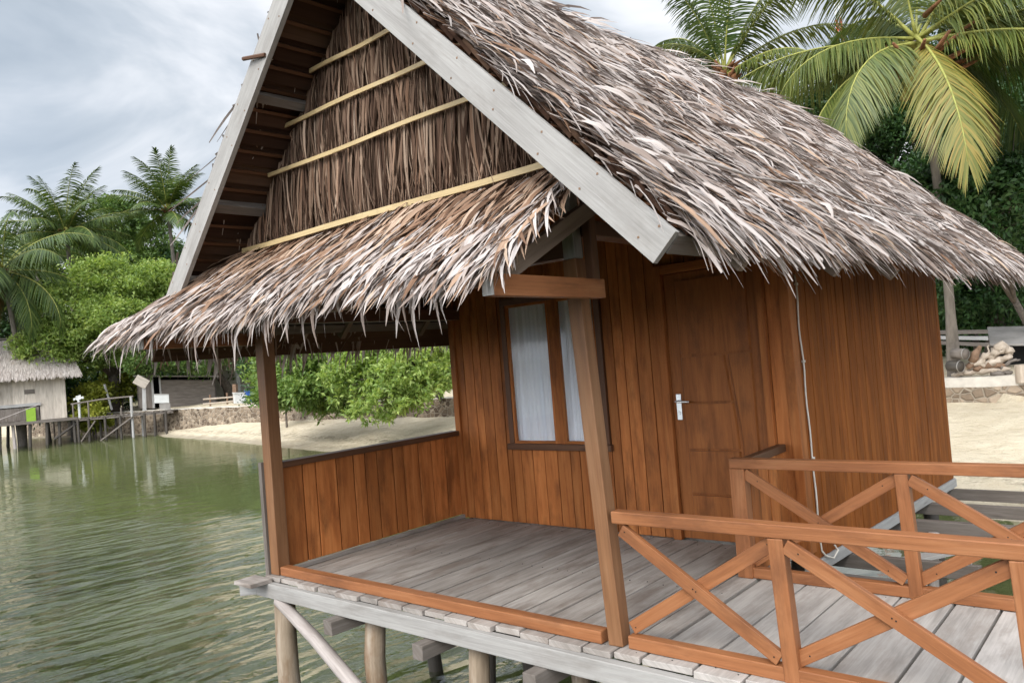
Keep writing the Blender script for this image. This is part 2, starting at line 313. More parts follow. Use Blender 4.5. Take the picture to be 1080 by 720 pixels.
def mat_water():
    t = NT('clear_green_sea'); g = t.n('ShaderNodeNewGeometry'); P = g.outputs['Position']
    def ani(rot, sx, sy):
        r = t.n('ShaderNodeMapping', {'Vector': P, 'Rotation': (0, 0, math.radians(-rot))}).outputs[0]
        return t.n('ShaderNodeMapping', {'Vector': r, 'Scale': (sx, sy, 1)}).outputs[0]
    def ridge(n): return t.math('SUBTRACT', 1.0, t.math('ABSOLUTE', t.math('MULTIPLY_ADD', n, 2.0, -1.0)))
    a = t.noise(ani(WAVE_ROT, 0.5, 1.55), 1.0, 2, 0.4, 0.5); a2 = t.noise(ani(WAVE_ROT+16, 0.9, 2.7), 1.25, 2, 0.5, 0.6); b = t.noise(ani(WAVE_ROT-12, 2.4, 6.0), 1.3, 3, 0.6, 0.3)
    h = t.math('ADD', t.math('ADD', t.math('MULTIPLY', ridge(a), 0.8), t.math('MULTIPLY', a2, 0.75)), t.math('MULTIPLY', b, 0.16))
    # sheltered and calm under the shore, ruffled further out, with uneven gusts
    off = t.n('ShaderNodeMapRange', {'Value': t.n('ShaderNodeSeparateXYZ', {0: P}).outputs['Y'], 'From Min': 9.0, 'From Max': 1.0, 'To Min': 0.02, 'To Max': 1.0}).outputs[0]
    gust = t.ramp(t.noise(P, 0.22, 3, 0.5, 0.5), [(0.38, (0.55,)*3), (0.6, (1.1,)*3)])
    nrm = t.bump(h, t.math('MULTIPLY', off, gust, clamp=True), 0.46)
    fr = t.math('MINIMUM', t.n('ShaderNodeFresnel', {'IOR': 1.7, 'Normal': nrm}).outputs[0], 0.42)
    gl = t.n('ShaderNodeBsdfGlossy', {'Color': (1, 1, 1, 1), 'Roughness': 0.03, 'Normal': nrm})
    tr = t.n('ShaderNodeBsdfRefraction', {'Color': (0.74, 0.85, 0.62, 1), 'Roughness': 0.0, 'IOR': 1.12, 'Normal': nrm})
    tp = t.n('ShaderNodeBsdfTransparent', {'Color': (0.74, 0.85, 0.62, 1)})
    body = t.n('ShaderNodeMixShader', {0: 0.75, 1: tr.outputs[0], 2: tp.outputs[0]})
    return t.done(t.n('ShaderNodeMixShader', {0: fr, 1: body.outputs[0], 2: gl.outputs[0]}))
WAVE_ROT = 72
M['water'] = mat_water()
def mat_glass():
    t = NT('window_glass')
    lw = t.n('ShaderNodeLayerWeight', {'Blend': 0.5}).outputs['Facing']
    fr = t.math('MULTIPLY_ADD', t.math('POWER', lw, 5.0), 0.5, 0.03)
    gl = t.n('ShaderNodeBsdfGlossy', {'Color': (1, 1, 1, 1), 'Roughness': 0.02}); tp = t.n('ShaderNodeBsdfTransparent', {'Color': (1, 1, 1, 1)})
    return t.done(t.n('ShaderNodeMixShader', {0: fr, 1: tp.outputs[0], 2: gl.outputs[0]}))
M['glass'] = mat_glass()

# ------------------------------------------------------------------ leaf-strip generator (thatch)
TIP = 0.06
def strips(root, dirv, nrm, length, width, lift, droop, twist, K=5, curl=None):
    """arrays: root Nx3, dirv Nx3 (unit), nrm Nx3 (unit), length/width/lift/droop/twist N.  returns verts, quads, uv"""
    N = len(root); side = np.cross(dirv, nrm); side /= np.linalg.norm(side, axis=1)[:, None]
    ts = np.linspace(0, 1, K)
    prof = np.interp(ts, [0, 0.12, 0.5, 0.8, 1.0], [0.8, 1.0, 0.95, 0.62, TIP])
    Vt = np.zeros((N, K, 2, 3)); UV = np.zeros((N, K, 2, 2)); off = RNG.uniform(0, 60, (N, 2))
    ph = RNG.uniform(-1, 1, N); lat = RNG.normal(0, 0.10, N)
    if curl is None: curl = np.zeros(N)
    for k, t in enumerate(ts):
        c = root + dirv*(length*t)[:, None] + nrm*(lift*np.sin(math.pi*min(t*0.9, 1)))[:, None]
        c = c + side*(lat*length*t*t)[:, None]
        c[:, 2] -= droop*t**2.2
        c = c - dirv*(curl*length*t**2.4)[:, None]
        an = twist*(0.4+t) + ph*0.5*t
        wv = side*np.cos(an)[:, None] + nrm*np.sin(an)[:, None]
        w = (width*prof[k]/2)[:, None]
        Vt[:, k, 0] = c - wv*w; Vt[:, k, 1] = c + wv*w
        UV[:, k, 0, 0] = UV[:, k, 1, 0] = off[:, 0] + length*t
        UV[:, k, 0, 1] = off[:, 1]; UV[:, k, 1, 1] = off[:, 1] + width
    base = (np.arange(N)*K*2)[:, None] + (np.arange(K-1)*2)[None, :]
    q = np.stack([base, base+1, base+3, base+2], -1).reshape(-1, 4)
    return Vt.reshape(-1, 3), q, UV.reshape(-1, 2)
def unit(a): return a/np.linalg.norm(a, axis=-1, keepdims=True)
def cat(parts):
    vs, qs, us, ms, o = [], [], [], [], 0
    for v, q, u, m in parts:
        vs.append(v); qs.append(q+o); us.append(u); o += len(v)
        ms.append(np.full(len(q), m) if np.isscalar(m) else np.repeat(m, len(q)//len(m)))
    return np.concatenate(vs), np.concatenate(qs), np.concatenate(us), np.concatenate(ms)
U = RNG.uniform; NRM = RNG.normal

# ================================================================== THE BUNGALOW
XR, ZR, Y0, Y1, SH = -3.56, 4.15, 2.70, 9.6, 0.08      # ridge x at the front, ridge height, roof ends, yaw of the back part
def ridge_x(y): return XR + SH*(y-Y0)
def house_map(p): return (p[0] + SH*max(0, p[1]-5.34), p[1], p[2])
house = thing('thatched_bungalow', (-3.5, 5.34, 0), 'varnished brown plank bungalow on stilts with big thatched gable roof and porch', 'bungalow')
S2 = math.sqrt(0.5)

def planks(mb, p0, along, z0, ztop, length, width, nrm, th=0.022, holes=(), gap=0.007, vary=0.25):
    """vertical boards along a wall; ztop(u) gives the height; holes (u0,u1,z0,z1)"""
    p0, along, nrm = V(p0), V(along), V(nrm); u = 0.0
    cuts = sorted({h[i] for h in holes for i in (0, 1)})
    while u < length - 0.005:
        w = width*random.uniform(1-vary, 1+vary); e = min(u+w, length)
        for c in cuts:
            if u < c-0.004 < e: e = c; break
        if length - e < width*0.3: e = length
        c = (u+e)/2; segs = [(z0, ztop(c))]
        for h in holes:
            if h[0]-0.003 <= c <= h[1]+0.003:
                segs = [s for a, b in segs for s in ((a, h[2]), (h[3], b)) if s[1]-s[0] > 0.01]
        out = random.uniform(-0.002, 0.003)
        for a, b in segs:
            mb.box(p0 + along*c + V((0, 0, (a+b)/2)) + nrm*out, along*((e-u-gap)/2), nrm*(th/2), V((0, 0, (b-a)/2)))
        u = e
def lined_wall(name, p0, along, z0, ztop, length, width, nrm, holes=(), fn=None, mat='wall', gap=0.007):
    mb = MB(); planks(mb, p0, along, z0, ztop, length, width, nrm, holes=holes, gap=gap)
    # backing board behind the joints so no light comes through
    k = 24
    us = sorted({0.0, length} | {h[i] for h in holes for i in (0, 1)} | {length*i/k for i in range(k+1)})
    for a, b in zip(us, us[1:]):
        if b-a < 1e-4: continue
        c = (a+b)/2; segs = [(z0+0.004, min(ztop(a), ztop(b))-0.004)]
        for h in holes:
            if h[0] <= c <= h[1]: segs = [s for q, r in segs for s in ((q, h[2]), (h[3], r)) if s[1]-s[0] > 0.01]
        for q, r in segs:
            mb.box(V(p0) + V(along)*c - V(nrm)*0.024 + V((0, 0, (q+r)/2)), V(along)*((b-a)/2), V(nrm)*0.009, V((0, 0, (r-q)/2)), 1)
    if fn: mb.map(fn)
    return mb.build(name, [M[mat], M['dark']], house, bevel=0.0025)
WX0, WX1, WZ0, WZ1 = -4.55, -3.46, 0.68, 2.06
DX0, DX1, DZ1 = -2.93, -2.06, 2.14
gable_top = lambda x, y: ZR - abs(x - ridge_x(y)) - 0.12
lined_wall('front_wall', (-5.2, 5.34, 0), (1, 0, 0), 0.0, lambda u: gable_top(-5.2+u, 5.34), 3.27, 0.125, (0, -1, 0),
           holes=((WX0+5.2, WX1+5.2, WZ0, WZ1), (DX0+5.2, DX1+5.2, 0.0, DZ1)))
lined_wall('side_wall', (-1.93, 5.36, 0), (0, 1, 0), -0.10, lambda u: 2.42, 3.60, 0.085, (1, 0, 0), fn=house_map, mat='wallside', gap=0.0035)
lined_wall('side_wall', (-5.2, 5.36, 0), (0, 1, 0), -0.10, lambda u: 2.36, 3.60, 0.12, (-1, 0, 0), fn=house_map, holes=((0.35, 1.75, 0.65, 2.1),))  # unseen left wall; its opening is added to let daylight onto the curtain backs
lined_wall('rear_wall', (-5.2, 8.95, 0), (1, 0, 0), -0.10, lambda u: gable_top(-5.2+u+SH*3.61, 8.95), 3.27, 0.12, (0, 1, 0), fn=house_map)
mb = MB()
mb.bx(-1.955, -1.885, 5.315, 5.42, -0.02, 2.4); mb.bx(-5.235, -5.17, 5.30, 5.36, 0.002, 2.36); mb.map(house_map)
mb.pieces('corner_trim', M['wall'], house, bevel=0.004)
mb = MB(); mb.bx(-2.0, -1.90, 5.45, 8.98, -0.19, -0.105); mb.bx(-5.24, -5.14, 5.4, 8.98, -0.19, -0.105); mb.map(house_map)
mb.pieces('sill_beam', M['grey'], house, bevel=0.004)
mb = MB(); mb.bx(-5.18, -1.96, 5.38, 8.92, -0.04, 0.0); mb.map(house_map); mb.build('room_floor', M['deck'], house)

# ---- window
wf = MB(); fy0, fy1 = 5.30, 5.36
wf.bx(WX0, WX1, fy0, fy1, WZ1-0.06, WZ1); wf.bx(WX0-0.02, WX1+0.02, fy0-0.015, fy1, WZ0-0.005, WZ0+0.05)
wf.bx(WX0, WX0+0.055, fy0+.002, fy1, WZ0+0.05, WZ1-0.06); wf.bx(WX1-0.055, WX1, fy0+.002, fy1, WZ0+0.05, WZ1-0.06)
window = wf.build('window', M['dark'], house, bevel=0.004)
sash = MB(); mx = -3.965
sash.bx(mx-0.042, mx+0.042, fy0+0.006, fy1-0.01, WZ0+0.05, WZ1-0.06)
for a, b in ((WX0+0.055, mx-0.042), (mx+0.042, WX1-0.055)):
    sash.bx(a, a+0.022, 5.31, 5.345, WZ0+0.05, WZ1-0.06); sash.bx(b-0.022, b, 5.31, 5.345, WZ0+0.05, WZ1-0.06)
    sash.bx(a+.022, b-.022, 5.312, 5.343, WZ0+0.05, WZ0+0.075); sash.bx(a+.022, b-.022, 5.312, 5.343, WZ1-0.085, WZ1-0.06)
sash.build('window_sash', M['wall'], window, bevel=0.003)
for a, b in ((WX0+0.07, mx-0.058), (mx+0.058, WX1-0.07)):
    g = MB(); g.bx(a, b, 5.322, 5.327, WZ0+0.06, WZ1-0.07); g.build('pane', M['glass'], window)
    n, c = 90, MB(); ph = random.uniform(0, 6)
    for k in range(n+1):
        u = k/n; x = a-0.02 + (b-a+0.04)*u
        y = 5.352 + 0.008*math.sin(u*31+ph) + 0.005*math.sin(u*67+2*ph) + 0.006*math.sin(u*13)
        c.v += [V((x, y, WZ0+0.03)), V((x+0.012*math.sin(u*9+ph), y+0.004*math.sin(u*17), WZ1-0.04))]
    for k in range(n): c.poly([2*k, 2*k+2, 2*k+3, 2*k+1])
    c.build('curtain', M['curtain'], window, smooth=True)
mb = MB()
for y0_, y1_, z0_, z1_ in ((5.71, 7.11, 0.62, 0.68), (5.71, 7.11, 2.07, 2.13), (5.68, 5.74, 0.681, 2.069), (7.08, 7.14, 0.681, 2.069), (6.38, 6.44, 0.681, 2.069)): mb.bx(-5.235, -5.16, y0_, y1_, z0_, z1_)
mb.map(house_map); mb.build('window', M['dark'], house, bevel=0.004)  # frame round the opening added in the unseen left wall for curtain light
# ---- door
df = MB(); dy0, dy1 = 5.285, 5.37
df.bx(DX0, DX0+0.07, dy0, dy1, 0.0, DZ1); df.bx(DX1-0.05, DX1, dy0, dy1, 0.0, DZ1); df.bx(DX0+.07, DX1-.05, dy0+.002, dy1, DZ1-0.07, DZ1)
df.pieces('door_frame', M['wall'], house, bevel=0.004)
dl, dr = DX0+0.074, DX1-0.054
dm = MB(); dm.bx(dl, dr, 5.325, 5.355, 0.012, DZ1-0.075)
door = dm.build('door', M['door'], house, bevel=0.003)
dp = MB()
curve = lambda z: dl + 0.50 + 0.035*math.sin((z-0.2)*3.3)
def curved_panel(z0, z1, left, right, n=10):
    o = len(dp.v); ou = 7.3; y = 5.325
    zs = [z0+(z1-z0)*k/n for k in range(n+1)]
    for z in zs:
        a, b = left(z), right(z)
        dp.v += [V((a, y+.002, z)), V((a+.012, y-0.018, z)), V((b-.012, y-0.018, z)), V((b, y+.002, z))]
    for k in range(n):
        for j in range(3):
            q = [o+4*k+j, o+4*k+j+1, o+4*k+j+5, o+4*k+j+4]
            dp.poly(q, [(dp.v[i].z+ou, dp.v[i].x) for i in q])
    dp.poly([o+3, o+2, o+1, o], [(0, 0)]*4); e = o+4*n; dp.poly([e, e+1, e+2, e+3], [(0, 0)]*4)
zs = [0.10, 0.36, 0.70, 1.06, 1.42]
for a, b in zip(zs, zs[1:]): curved_panel(a+0.010, b-0.010, lambda z: dl+0.10, lambda z: curve(z)-0.010)
curved_panel(1.435, 2.0, lambda z: dl+0.10, lambda z: dr-0.07, 3)
curved_panel(0.10, 1.415, lambda z: curve(z)+0.010, lambda z: dr-0.07)
dp.build('door_panel', M['door'], door)
hd = MB(); hx = dl+0.055
hd.bx(hx-0.021, hx+0.021, 5.313, 5.325, 0.93, 1.13)
hd.tube([(hx, 5.313, 1.075), (hx, 5.265, 1.075), (hx+0.02, 5.257, 1.075), (hx+0.115, 5.257, 1.072)], [0.010, 0.010, 0.010, 0.008], 8)
hd.tube([(hx, 5.314, 0.985), (hx, 5.306, 0.985)], 0.012, 10)
hd.build('door_handle', M['chrome'], door, bevel=0.002)

# ---- main roof: lapped thatch sheets + leaf strips, one part per slope
def slope(sign):
    global TIP
    TIP = 0.32
    d = np.array([sign*S2, 0, -S2]); n = np.array([sign*S2, 0, S2])
    L = (2.21 if sign > 0 else 2.44)*math.sqrt(2)
    sheets = MB(); k = 0; step = 0.155; t = -0.02
    while t < L-0.1:
        e = min(t+step+0.09, L)
        for y0, y1 in ((Y0+0.045, 6.1), (6.1, Y1)):
            q = []
            for yy, tt, off in ((y0, t, 0.0), (y1, t, 0.0), (y1, e, 0.0), (y0, e, 0.0)):
                lo = 0.002 if tt == t else -0.028
                b = np.array([ridge_x(yy), yy, ZR]) + d*tt
                q.append((b + n*(lo+0.02), b + n*(lo+0.042)))
            o = len(sheets.v)
            for a, b in q: sheets.v += [V(a), V(b)]
            r = random.uniform(0, 50)
            for f in ((0, 2, 4, 6), (7, 5, 3, 1), (0, 1, 3, 2), (2, 3, 5, 4), (4, 5, 7, 6), (6, 7, 1, 0)):
                sheets.poly([o+i for i in f], [(sheets.v[o+i].y*0.5 + r, sheets.v[o+i].z*0.3) for i in f])
        t += step
    name = 'roof_slope'
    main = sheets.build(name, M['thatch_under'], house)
    full = sign > 0
    parts = []
    rows = np.arange(0.0, L-0.12, 0.085 if full else 0.17)
    for t in rows:
        per = 92 if full else 34
        N = int((Y1-Y0)*per)
        y = U(Y0-0.03, Y1+0.05, N); tt = t + NRM(0, 0.045, N)
        dd = np.tile(d, (N, 1)) + np.array([0, 1, 0])*(0.52 + 0.34*np.sin(y*2.3+tt*4.0)*np.sin(y*0.9-tt*2.1) + NRM(0, 0.42, N))[:, None] + n*NRM(0.03, 0.06, N)[:, None]
        root = np.stack([ridge_x(y), y, np.full(N, ZR)], 1) + d*tt[:, None] + n*U(0.02, 0.085, N)[:, None]
        ln = U(0.18, 0.46, N); wd = np.where(U(0, 1, N) < 0.42, U(0.018, 0.036, N), U(0.008, 0.018, N))
        last = t > L-0.42
        dr = np.where(U(0, 1, N) < 0.12, U(0.02, 0.09, N), U(0, 0.03, N)) + (U(0.0, 0.04, N) if last else 0)
        ln = np.minimum(ln, np.maximum(L+0.12-tt, 0.16)*1.1)
        parts.append((*strips(root, unit(dd), np.tile(n, (N, 1)), ln, wd, U(0.0, 0.03, N), dr, NRM(0, 0.26, N)), (U(0, 1, N) < 0.16).astype(int)))
    # eave fringe
    TIP = 0.10
    N = 1000 if full else 700
    y = U(Y0+0.02, Y1+0.1, N); tt = L - U(0.14, 0.34, N)
    dd = np.tile(d, (N, 1)) + np.array([0, 1, 0])*(0.45+NRM(0, 0.35, N))[:, None]
    root = np.stack([ridge_x(y), y, np.full(N, ZR)], 1) + d*tt[:, None] + n*U(0.01, 0.06, N)[:, None]
    ln = U(0.16, 0.34, N)+0.14*(U(0, 1, N) < 0.06)
    parts.append((*strips(root, unit(dd), np.tile(n, (N, 1)), ln, U(0.012, 0.034, N), U(0, 0.02, N), U(0.0, 0.05, N)+0.12*(U(0, 1, N) < 0.06), NRM(0, 0.5, N)), (U(0, 1, N) < 0.1).astype(int)))
    # loose long leaves hanging from the eave in tufts
    ys = [2.86, 3.50, 4.3, 6.9, 7.3, 7.8, 8.3] if full else [3.2, 3.9, 4.6, 5.2]
    for yc in ys:
        N = 9; y = yc + NRM(0, 0.06, N)
        dd = np.tile(d, (N, 1)) + np.array([0, 1, 0])*(0.3+NRM(0, 0.3, N))[:, None]
        root = np.stack([ridge_x(y), y, np.full(N, ZR)], 1) + d*(L-U(0.1, 0.25, N))[:, None] + n*U(0.0, 0.05, N)[:, None]
        parts.append((*strips(root, unit(dd), np.tile(n, (N, 1)), U(0.20, 0.34, N), U(0.016, 0.034, N), U(0, 0.02, N), U(0.04, 0.16, N), NRM(0, 0.6, N)), 0))
    # standing, curled leaves
    N = 420 if full else 60
    y = U(Y0, Y1, N); tt = U(0.05, L-0.3, N)
    dd = np.tile(d, (N, 1)) + np.array([0, 1, 0])*NRM(0.35, 0.5, N)[:, None] + n*U(0.05, 0.30, N)[:, None]
    root = np.stack([ridge_x(y), y, np.full(N, ZR)], 1) + d*tt[:, None] + n*U(0.05, 0.09, N)[:, None]
    parts.append((*strips(root, unit(dd), np.tile(n, (N, 1)), U(0.2, 0.42, N), U(0.014, 0.03, N), U(0.02, 0.05, N), U(0.02, 0.10, N), NRM(0, 0.9, N)), 0))
    v, q, u, m = cat(parts)
    # a little natural sag and swell of the roof surface
    v[:, 2] += 0.02*np.sin(v[:, 1]*2.1+v[:, 0]*1.7) - 0.012*np.abs(np.sin(v[:, 1]*5.3))
    th = mesh_np('thatch', v, q, [M['thatch'], M['thatch_brown']], main, u, m)
    TIP = 0.06
    return main
roof_r = slope(1); roof_l = slope(-1)
# ridge cap leaves
N = 2600; y = U(Y0, Y1, N); sg = np.where(U(0, 1, N) < 0.65, 1.0, -1.0)
dd = np.stack([sg*U(0.2, 0.8, N), NRM(0.7, 0.5, N), -U(0.15, 0.75, N)], 1); nn = np.stack([sg*S2, np.zeros(N), np.full(N, S2)], 1)
root = np.stack([ridge_x(y)-sg*0.03, y, ZR + U(0.03, 0.10, N)+0.02*np.sin(y*3.1)], 1)
v, q, u = strips(root, unit(dd), nn, U(0.25, 0.5, N), U(0.014, 0.032, N), U(0.0, 0.04, N), U(0, 0.04, N), NRM(0, 0.5, N))
mesh_np('ridge_cap', v, q, M['thatch'], house, u)
# thin rod lying across the leaves low on the right slope
mb = MB(); rod = []
for k in range(10):
    y = 3.1 + k*0.42; t = 2.60 + 0.04*math.sin(k*1.1); b = V((ridge_x(y), y, ZR)) + V((S2, 0, -S2))*t + V((S2, 0, S2))*(0.115+0.01*math.sin(k*2)); rod.append(b)
mb.tube(rod, 0.008, 6); mb.build('roof_rod', M['pole'], house, smooth=True)
# barge boards
for sgn, e0 in ((1, 3.12), (-1, 2.74)):
    mb = MB(); d = V((sgn*S2, 0, -S2)); n = V((sgn*S2, 0, S2)); a = V((XR, 2.68, ZR))
    mb.box(a + d*(e0/2 + (0.075 if sgn < 0 else 0.0)) - n*0.077 + V((0, -0.003 if sgn > 0 else 0.003, 0)), d*(e0/2), n*0.077, V((0, 0.017, 0)))
    for k in range(9):
        for off in (-0.03, -0.115):
            c = a + d*(0.25+e0*k/9+random.uniform(-.05, .05)) + n*(off+random.uniform(-.012, .012)) + V((0, -0.0205 if sgn > 0 else -0.0145, 0)); mb.box(c, V((.005, 0, 0)), V((0, .001, 0)), V((0, 0, .005)), m=1)
    mb.build('barge_board', [M['barge'], M['rust']], house, bevel=0.003)
# purlins and battens under the slopes
mb = MB()
for sgn in (1, -1):
    for t, hh in ((0.25, .06), (1.1, .06), (1.95, .07), (2.62, .07), (3.08, .09)):
        for ya, yb in (((2.70, 9.4),) if t < 3 or sgn < 0 else ((2.70, 3.15),)):
            pa = V((ridge_x(ya), ya, ZR)) + V((sgn*S2, 0, -S2))*t - V((sgn*S2, 0, S2))*(0.012+hh/2)
            pb = V((ridge_x(yb), yb, ZR)) + V((sgn*S2, 0, -S2))*t - V((sgn*S2, 0, S2))*(0.012+hh/2)
            mb.beam(pa, pb, hh, hh, up=(sgn*S2, 0, S2))
mb.pieces('purlin', M['joist'], house, bevel=0.003)
mb = MB()
for sgn in (1, -1):
    t = 0.12
    while t < 3.1:
        pa = V((ridge_x(2.72), 2.72, ZR)) + V((sgn*S2, 0, -S2))*t - V((sgn*S2, 0, S2))*0.012
        pb = V((ridge_x(9.4), 9.4, ZR)) + V((sgn*S2, 0, -S2))*t - V((sgn*S2, 0, S2))*0.012
        mb.beam(pa, pb, 0.022, 0.014, up=(sgn*S2, 0, S2)); t += 0.155
mb.pieces('roof_batten', M['dark'], house)
# rafters (pairs) inside the porch roof
mb = MB()
for y in (3.24, 4.3, 5.2, 6.5, 8.0, 9.2):
    for sgn in (1, -1):
        a = V((ridge_x(y), y, ZR)) - V((0, 0, 0.12)); b = a + V((sgn*S2, 0, -S2))*3.1
        mb.beam(a, b, 0.05, 0.08, up=(sgn*S2, 0, S2))
mb.pieces('rafter', M['rafter'], house, bevel=0.003)
# wall plates
mb = MB(); mb.bx(-5.30, -5.20, 3.2, 8.95, 1.93, 2.03); mb.bx(-2.28, -2.18, 3.33, 5.31, 2.12, 2.20); mb.bx(-5.2, -2.27, 3.30, 3.38, 2.02, 2.12); mb.map(house_map)
mb.pieces('wall_plate', M['dark'], house, bevel=0.004)
# ---- gable filling
YG = 3.12; GX = ridge_x(YG)
mb = MB(); o = len(mb.v); mb.v += [V((GX-1.66, YG+0.05, 2.42)), V((GX+1.66, YG+0.05, 2.42)), V((GX, YG+0.05, ZR-0.06))]
mb.v += [p+V((0, 0.03, 0)) for p in mb.v[:3]]
for f in ((0, 1, 2), (5, 4, 3), (0, 3, 4, 1), (1, 4, 5, 2), (2, 5, 3, 0)): mb.poly(f)
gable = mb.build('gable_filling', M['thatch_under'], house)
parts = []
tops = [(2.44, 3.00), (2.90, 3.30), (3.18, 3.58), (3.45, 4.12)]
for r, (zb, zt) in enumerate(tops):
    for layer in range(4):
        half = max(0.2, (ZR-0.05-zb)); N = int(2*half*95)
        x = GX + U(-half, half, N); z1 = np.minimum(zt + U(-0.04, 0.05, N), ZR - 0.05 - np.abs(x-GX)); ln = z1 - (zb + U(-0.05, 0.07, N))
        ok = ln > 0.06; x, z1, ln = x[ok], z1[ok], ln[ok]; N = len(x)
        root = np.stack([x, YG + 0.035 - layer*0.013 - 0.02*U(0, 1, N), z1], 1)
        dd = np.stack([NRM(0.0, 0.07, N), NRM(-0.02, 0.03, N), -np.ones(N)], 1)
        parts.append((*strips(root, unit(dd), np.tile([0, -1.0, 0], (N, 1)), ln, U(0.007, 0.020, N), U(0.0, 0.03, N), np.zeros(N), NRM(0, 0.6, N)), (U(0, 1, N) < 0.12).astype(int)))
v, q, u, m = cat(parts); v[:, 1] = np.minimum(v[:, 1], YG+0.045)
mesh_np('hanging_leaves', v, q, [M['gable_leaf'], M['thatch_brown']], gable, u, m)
for zb, xa, xb in ((2.47, -5.10, -2.05), (2.945, -4.69, -2.45), (3.245, -4.47, -2.70), (3.525, -4.12, -2.95)):
    mb = MB(); n = 9
    pts = [V((xa+(xb-xa)*k/n, YG-0.062, zb + 0.004*math.sin(k*1.1+zb*9))) for k in range(n+1)]
    for a, b in zip(pts, pts[1:]): mb.beam(a, b + (b-a)*0.01, 0.012, 0.036 if zb < 2.5 else 0.028)
    mb.build('bamboo_batten', M['bamboo'], gable, bevel=0.002)
# ---- porch skirt roof
SY0, SZ0, SY1, SZ1 = 3.09, 2.40, 2.44, 1.87         # top line and eave line
sd = np.array([0, SY1-SY0, SZ1-SZ0]); SL = np.linalg.norm(sd); sd /= SL; sn = np.array([0, sd[2], -sd[1]]); sn = sn*np.sign(sn[2])
xl = lambda t: -5.16 - 0.86*np.clip(t/SL, -0.1, 1.1)
xr = lambda t: -1.98 - 0.06*np.clip(t/SL, 0, 1)
mb = MB()
for k in range(6):
    t = SL*k/6; e = min(SL*(k+1)/6 + 0.06, SL)
    c = []
    for tt, off in ((t, 0.0), (e, 0.02)):
        b = np.array([0, SY0, SZ0]) + sd*tt + sn*off
        c.append((V((xl(tt), b[1], b[2])), V((xr(tt), b[1], b[2]))))
    o = len(mb.v); nv = V(sn)*0.02
    P4 = [c[0][0], c[0][1], c[1][1], c[1][0]]
    mb.v += P4 + [p+nv for p in P4]
    for f in ((3, 2, 1, 0), (4, 5, 6, 7), (0, 1, 5, 4), (1, 2, 6, 5), (2, 3, 7, 6), (3, 0, 4, 7)): mb.poly([o+i for i in f], [(mb.v[o+i].x*0.3, mb.v[o+i].y) for i in f])
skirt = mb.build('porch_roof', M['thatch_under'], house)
parts = []
for t in np.arange(-0.02, SL-0.05, 0.062):
    wid = xr(t)-xl(t); N = int(wid*100); x = U(xl(t), xr(t), N); tt = t + NRM(0, 0.035, N)
    lf = np.clip((xl(t)+0.9-x)/0.9, 0, 1); rt = np.clip((x-xr(t)+0.3)/0.3, 0, 1)
    dd = np.tile(sd, (N, 1)); dd[:, 0] += NRM(-0.06, 0.20, N) - 0.55*lf
    dd += sn*NRM(0.05, 0.06, N)[:, None]
    root = np.stack([x, SY0 + sd[1]*tt, SZ0 + sd[2]*tt], 1) + sn*(U(0.01, 0.06, N) + 0.03*t/SL)[:, None]
    ln = U(0.20, 0.40, N); room = SL + 0.06 - tt; ln = np.where(ln > room, np.maximum(room, 0.22), ln)
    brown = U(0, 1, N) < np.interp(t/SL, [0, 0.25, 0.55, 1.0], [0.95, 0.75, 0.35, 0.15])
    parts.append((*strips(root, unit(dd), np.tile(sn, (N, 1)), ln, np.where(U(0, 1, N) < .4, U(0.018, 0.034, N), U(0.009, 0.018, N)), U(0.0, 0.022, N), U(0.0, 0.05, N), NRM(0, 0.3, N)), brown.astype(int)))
# curling fringe
for rep in range(2):
    N = 210; kc = RNG.integers(0, 46, N); x = np.clip((xl(SL) + (xr(SL)-0.3-xl(SL))*U(0, 1, 46))[kc] + NRM(0, 0.05, N), xl(SL), xr(SL)-0.25); tt = SL - U(0.12, 0.3, N)
    lf = np.clip((xl(SL)+0.9-x)/0.9, 0, 1)
    dd = np.tile(sd, (N, 1)); dd[:, 0] += NRM(-0.05, 0.25, N) - 0.6*lf
    root = np.stack([x, SY0 + sd[1]*tt, SZ0 + sd[2]*tt], 1) + sn*U(0.02, 0.09, N)[:, None]
    parts.append((*strips(root, unit(dd), np.tile(sn, (N, 1)), U(0.18, 0.36, N), U(0.014, 0.036, N), U(0.02, 0.05, N), U(0.04, 0.17, N), NRM(0, 0.5, N), 7, curl=U(0.05, 0.45, N)), (U(0, 1, N) < 0.15).astype(int)))
N = 46; x = U(xl(SL), xr(SL)-0.25, N); tt = SL - U(0.03, 0.15, N)
dd = np.tile(sd, (N, 1)); dd[:, 0] += NRM(0, 0.3, N)
root = np.stack([x, SY0 + sd[1]*tt, SZ0 + sd[2]*tt], 1) + sn*U(0.01, 0.05, N)[:, None]
parts.append((*strips(root, unit(dd), np.tile(sn, (N, 1)), U(0.18, 0.34, N), U(0.016, 0.032, N), U(0.02, 0.05, N), U(0.12, 0.30, N), NRM(0, 0.6, N), 7, curl=U(0.3, 0.7, N)), 0))
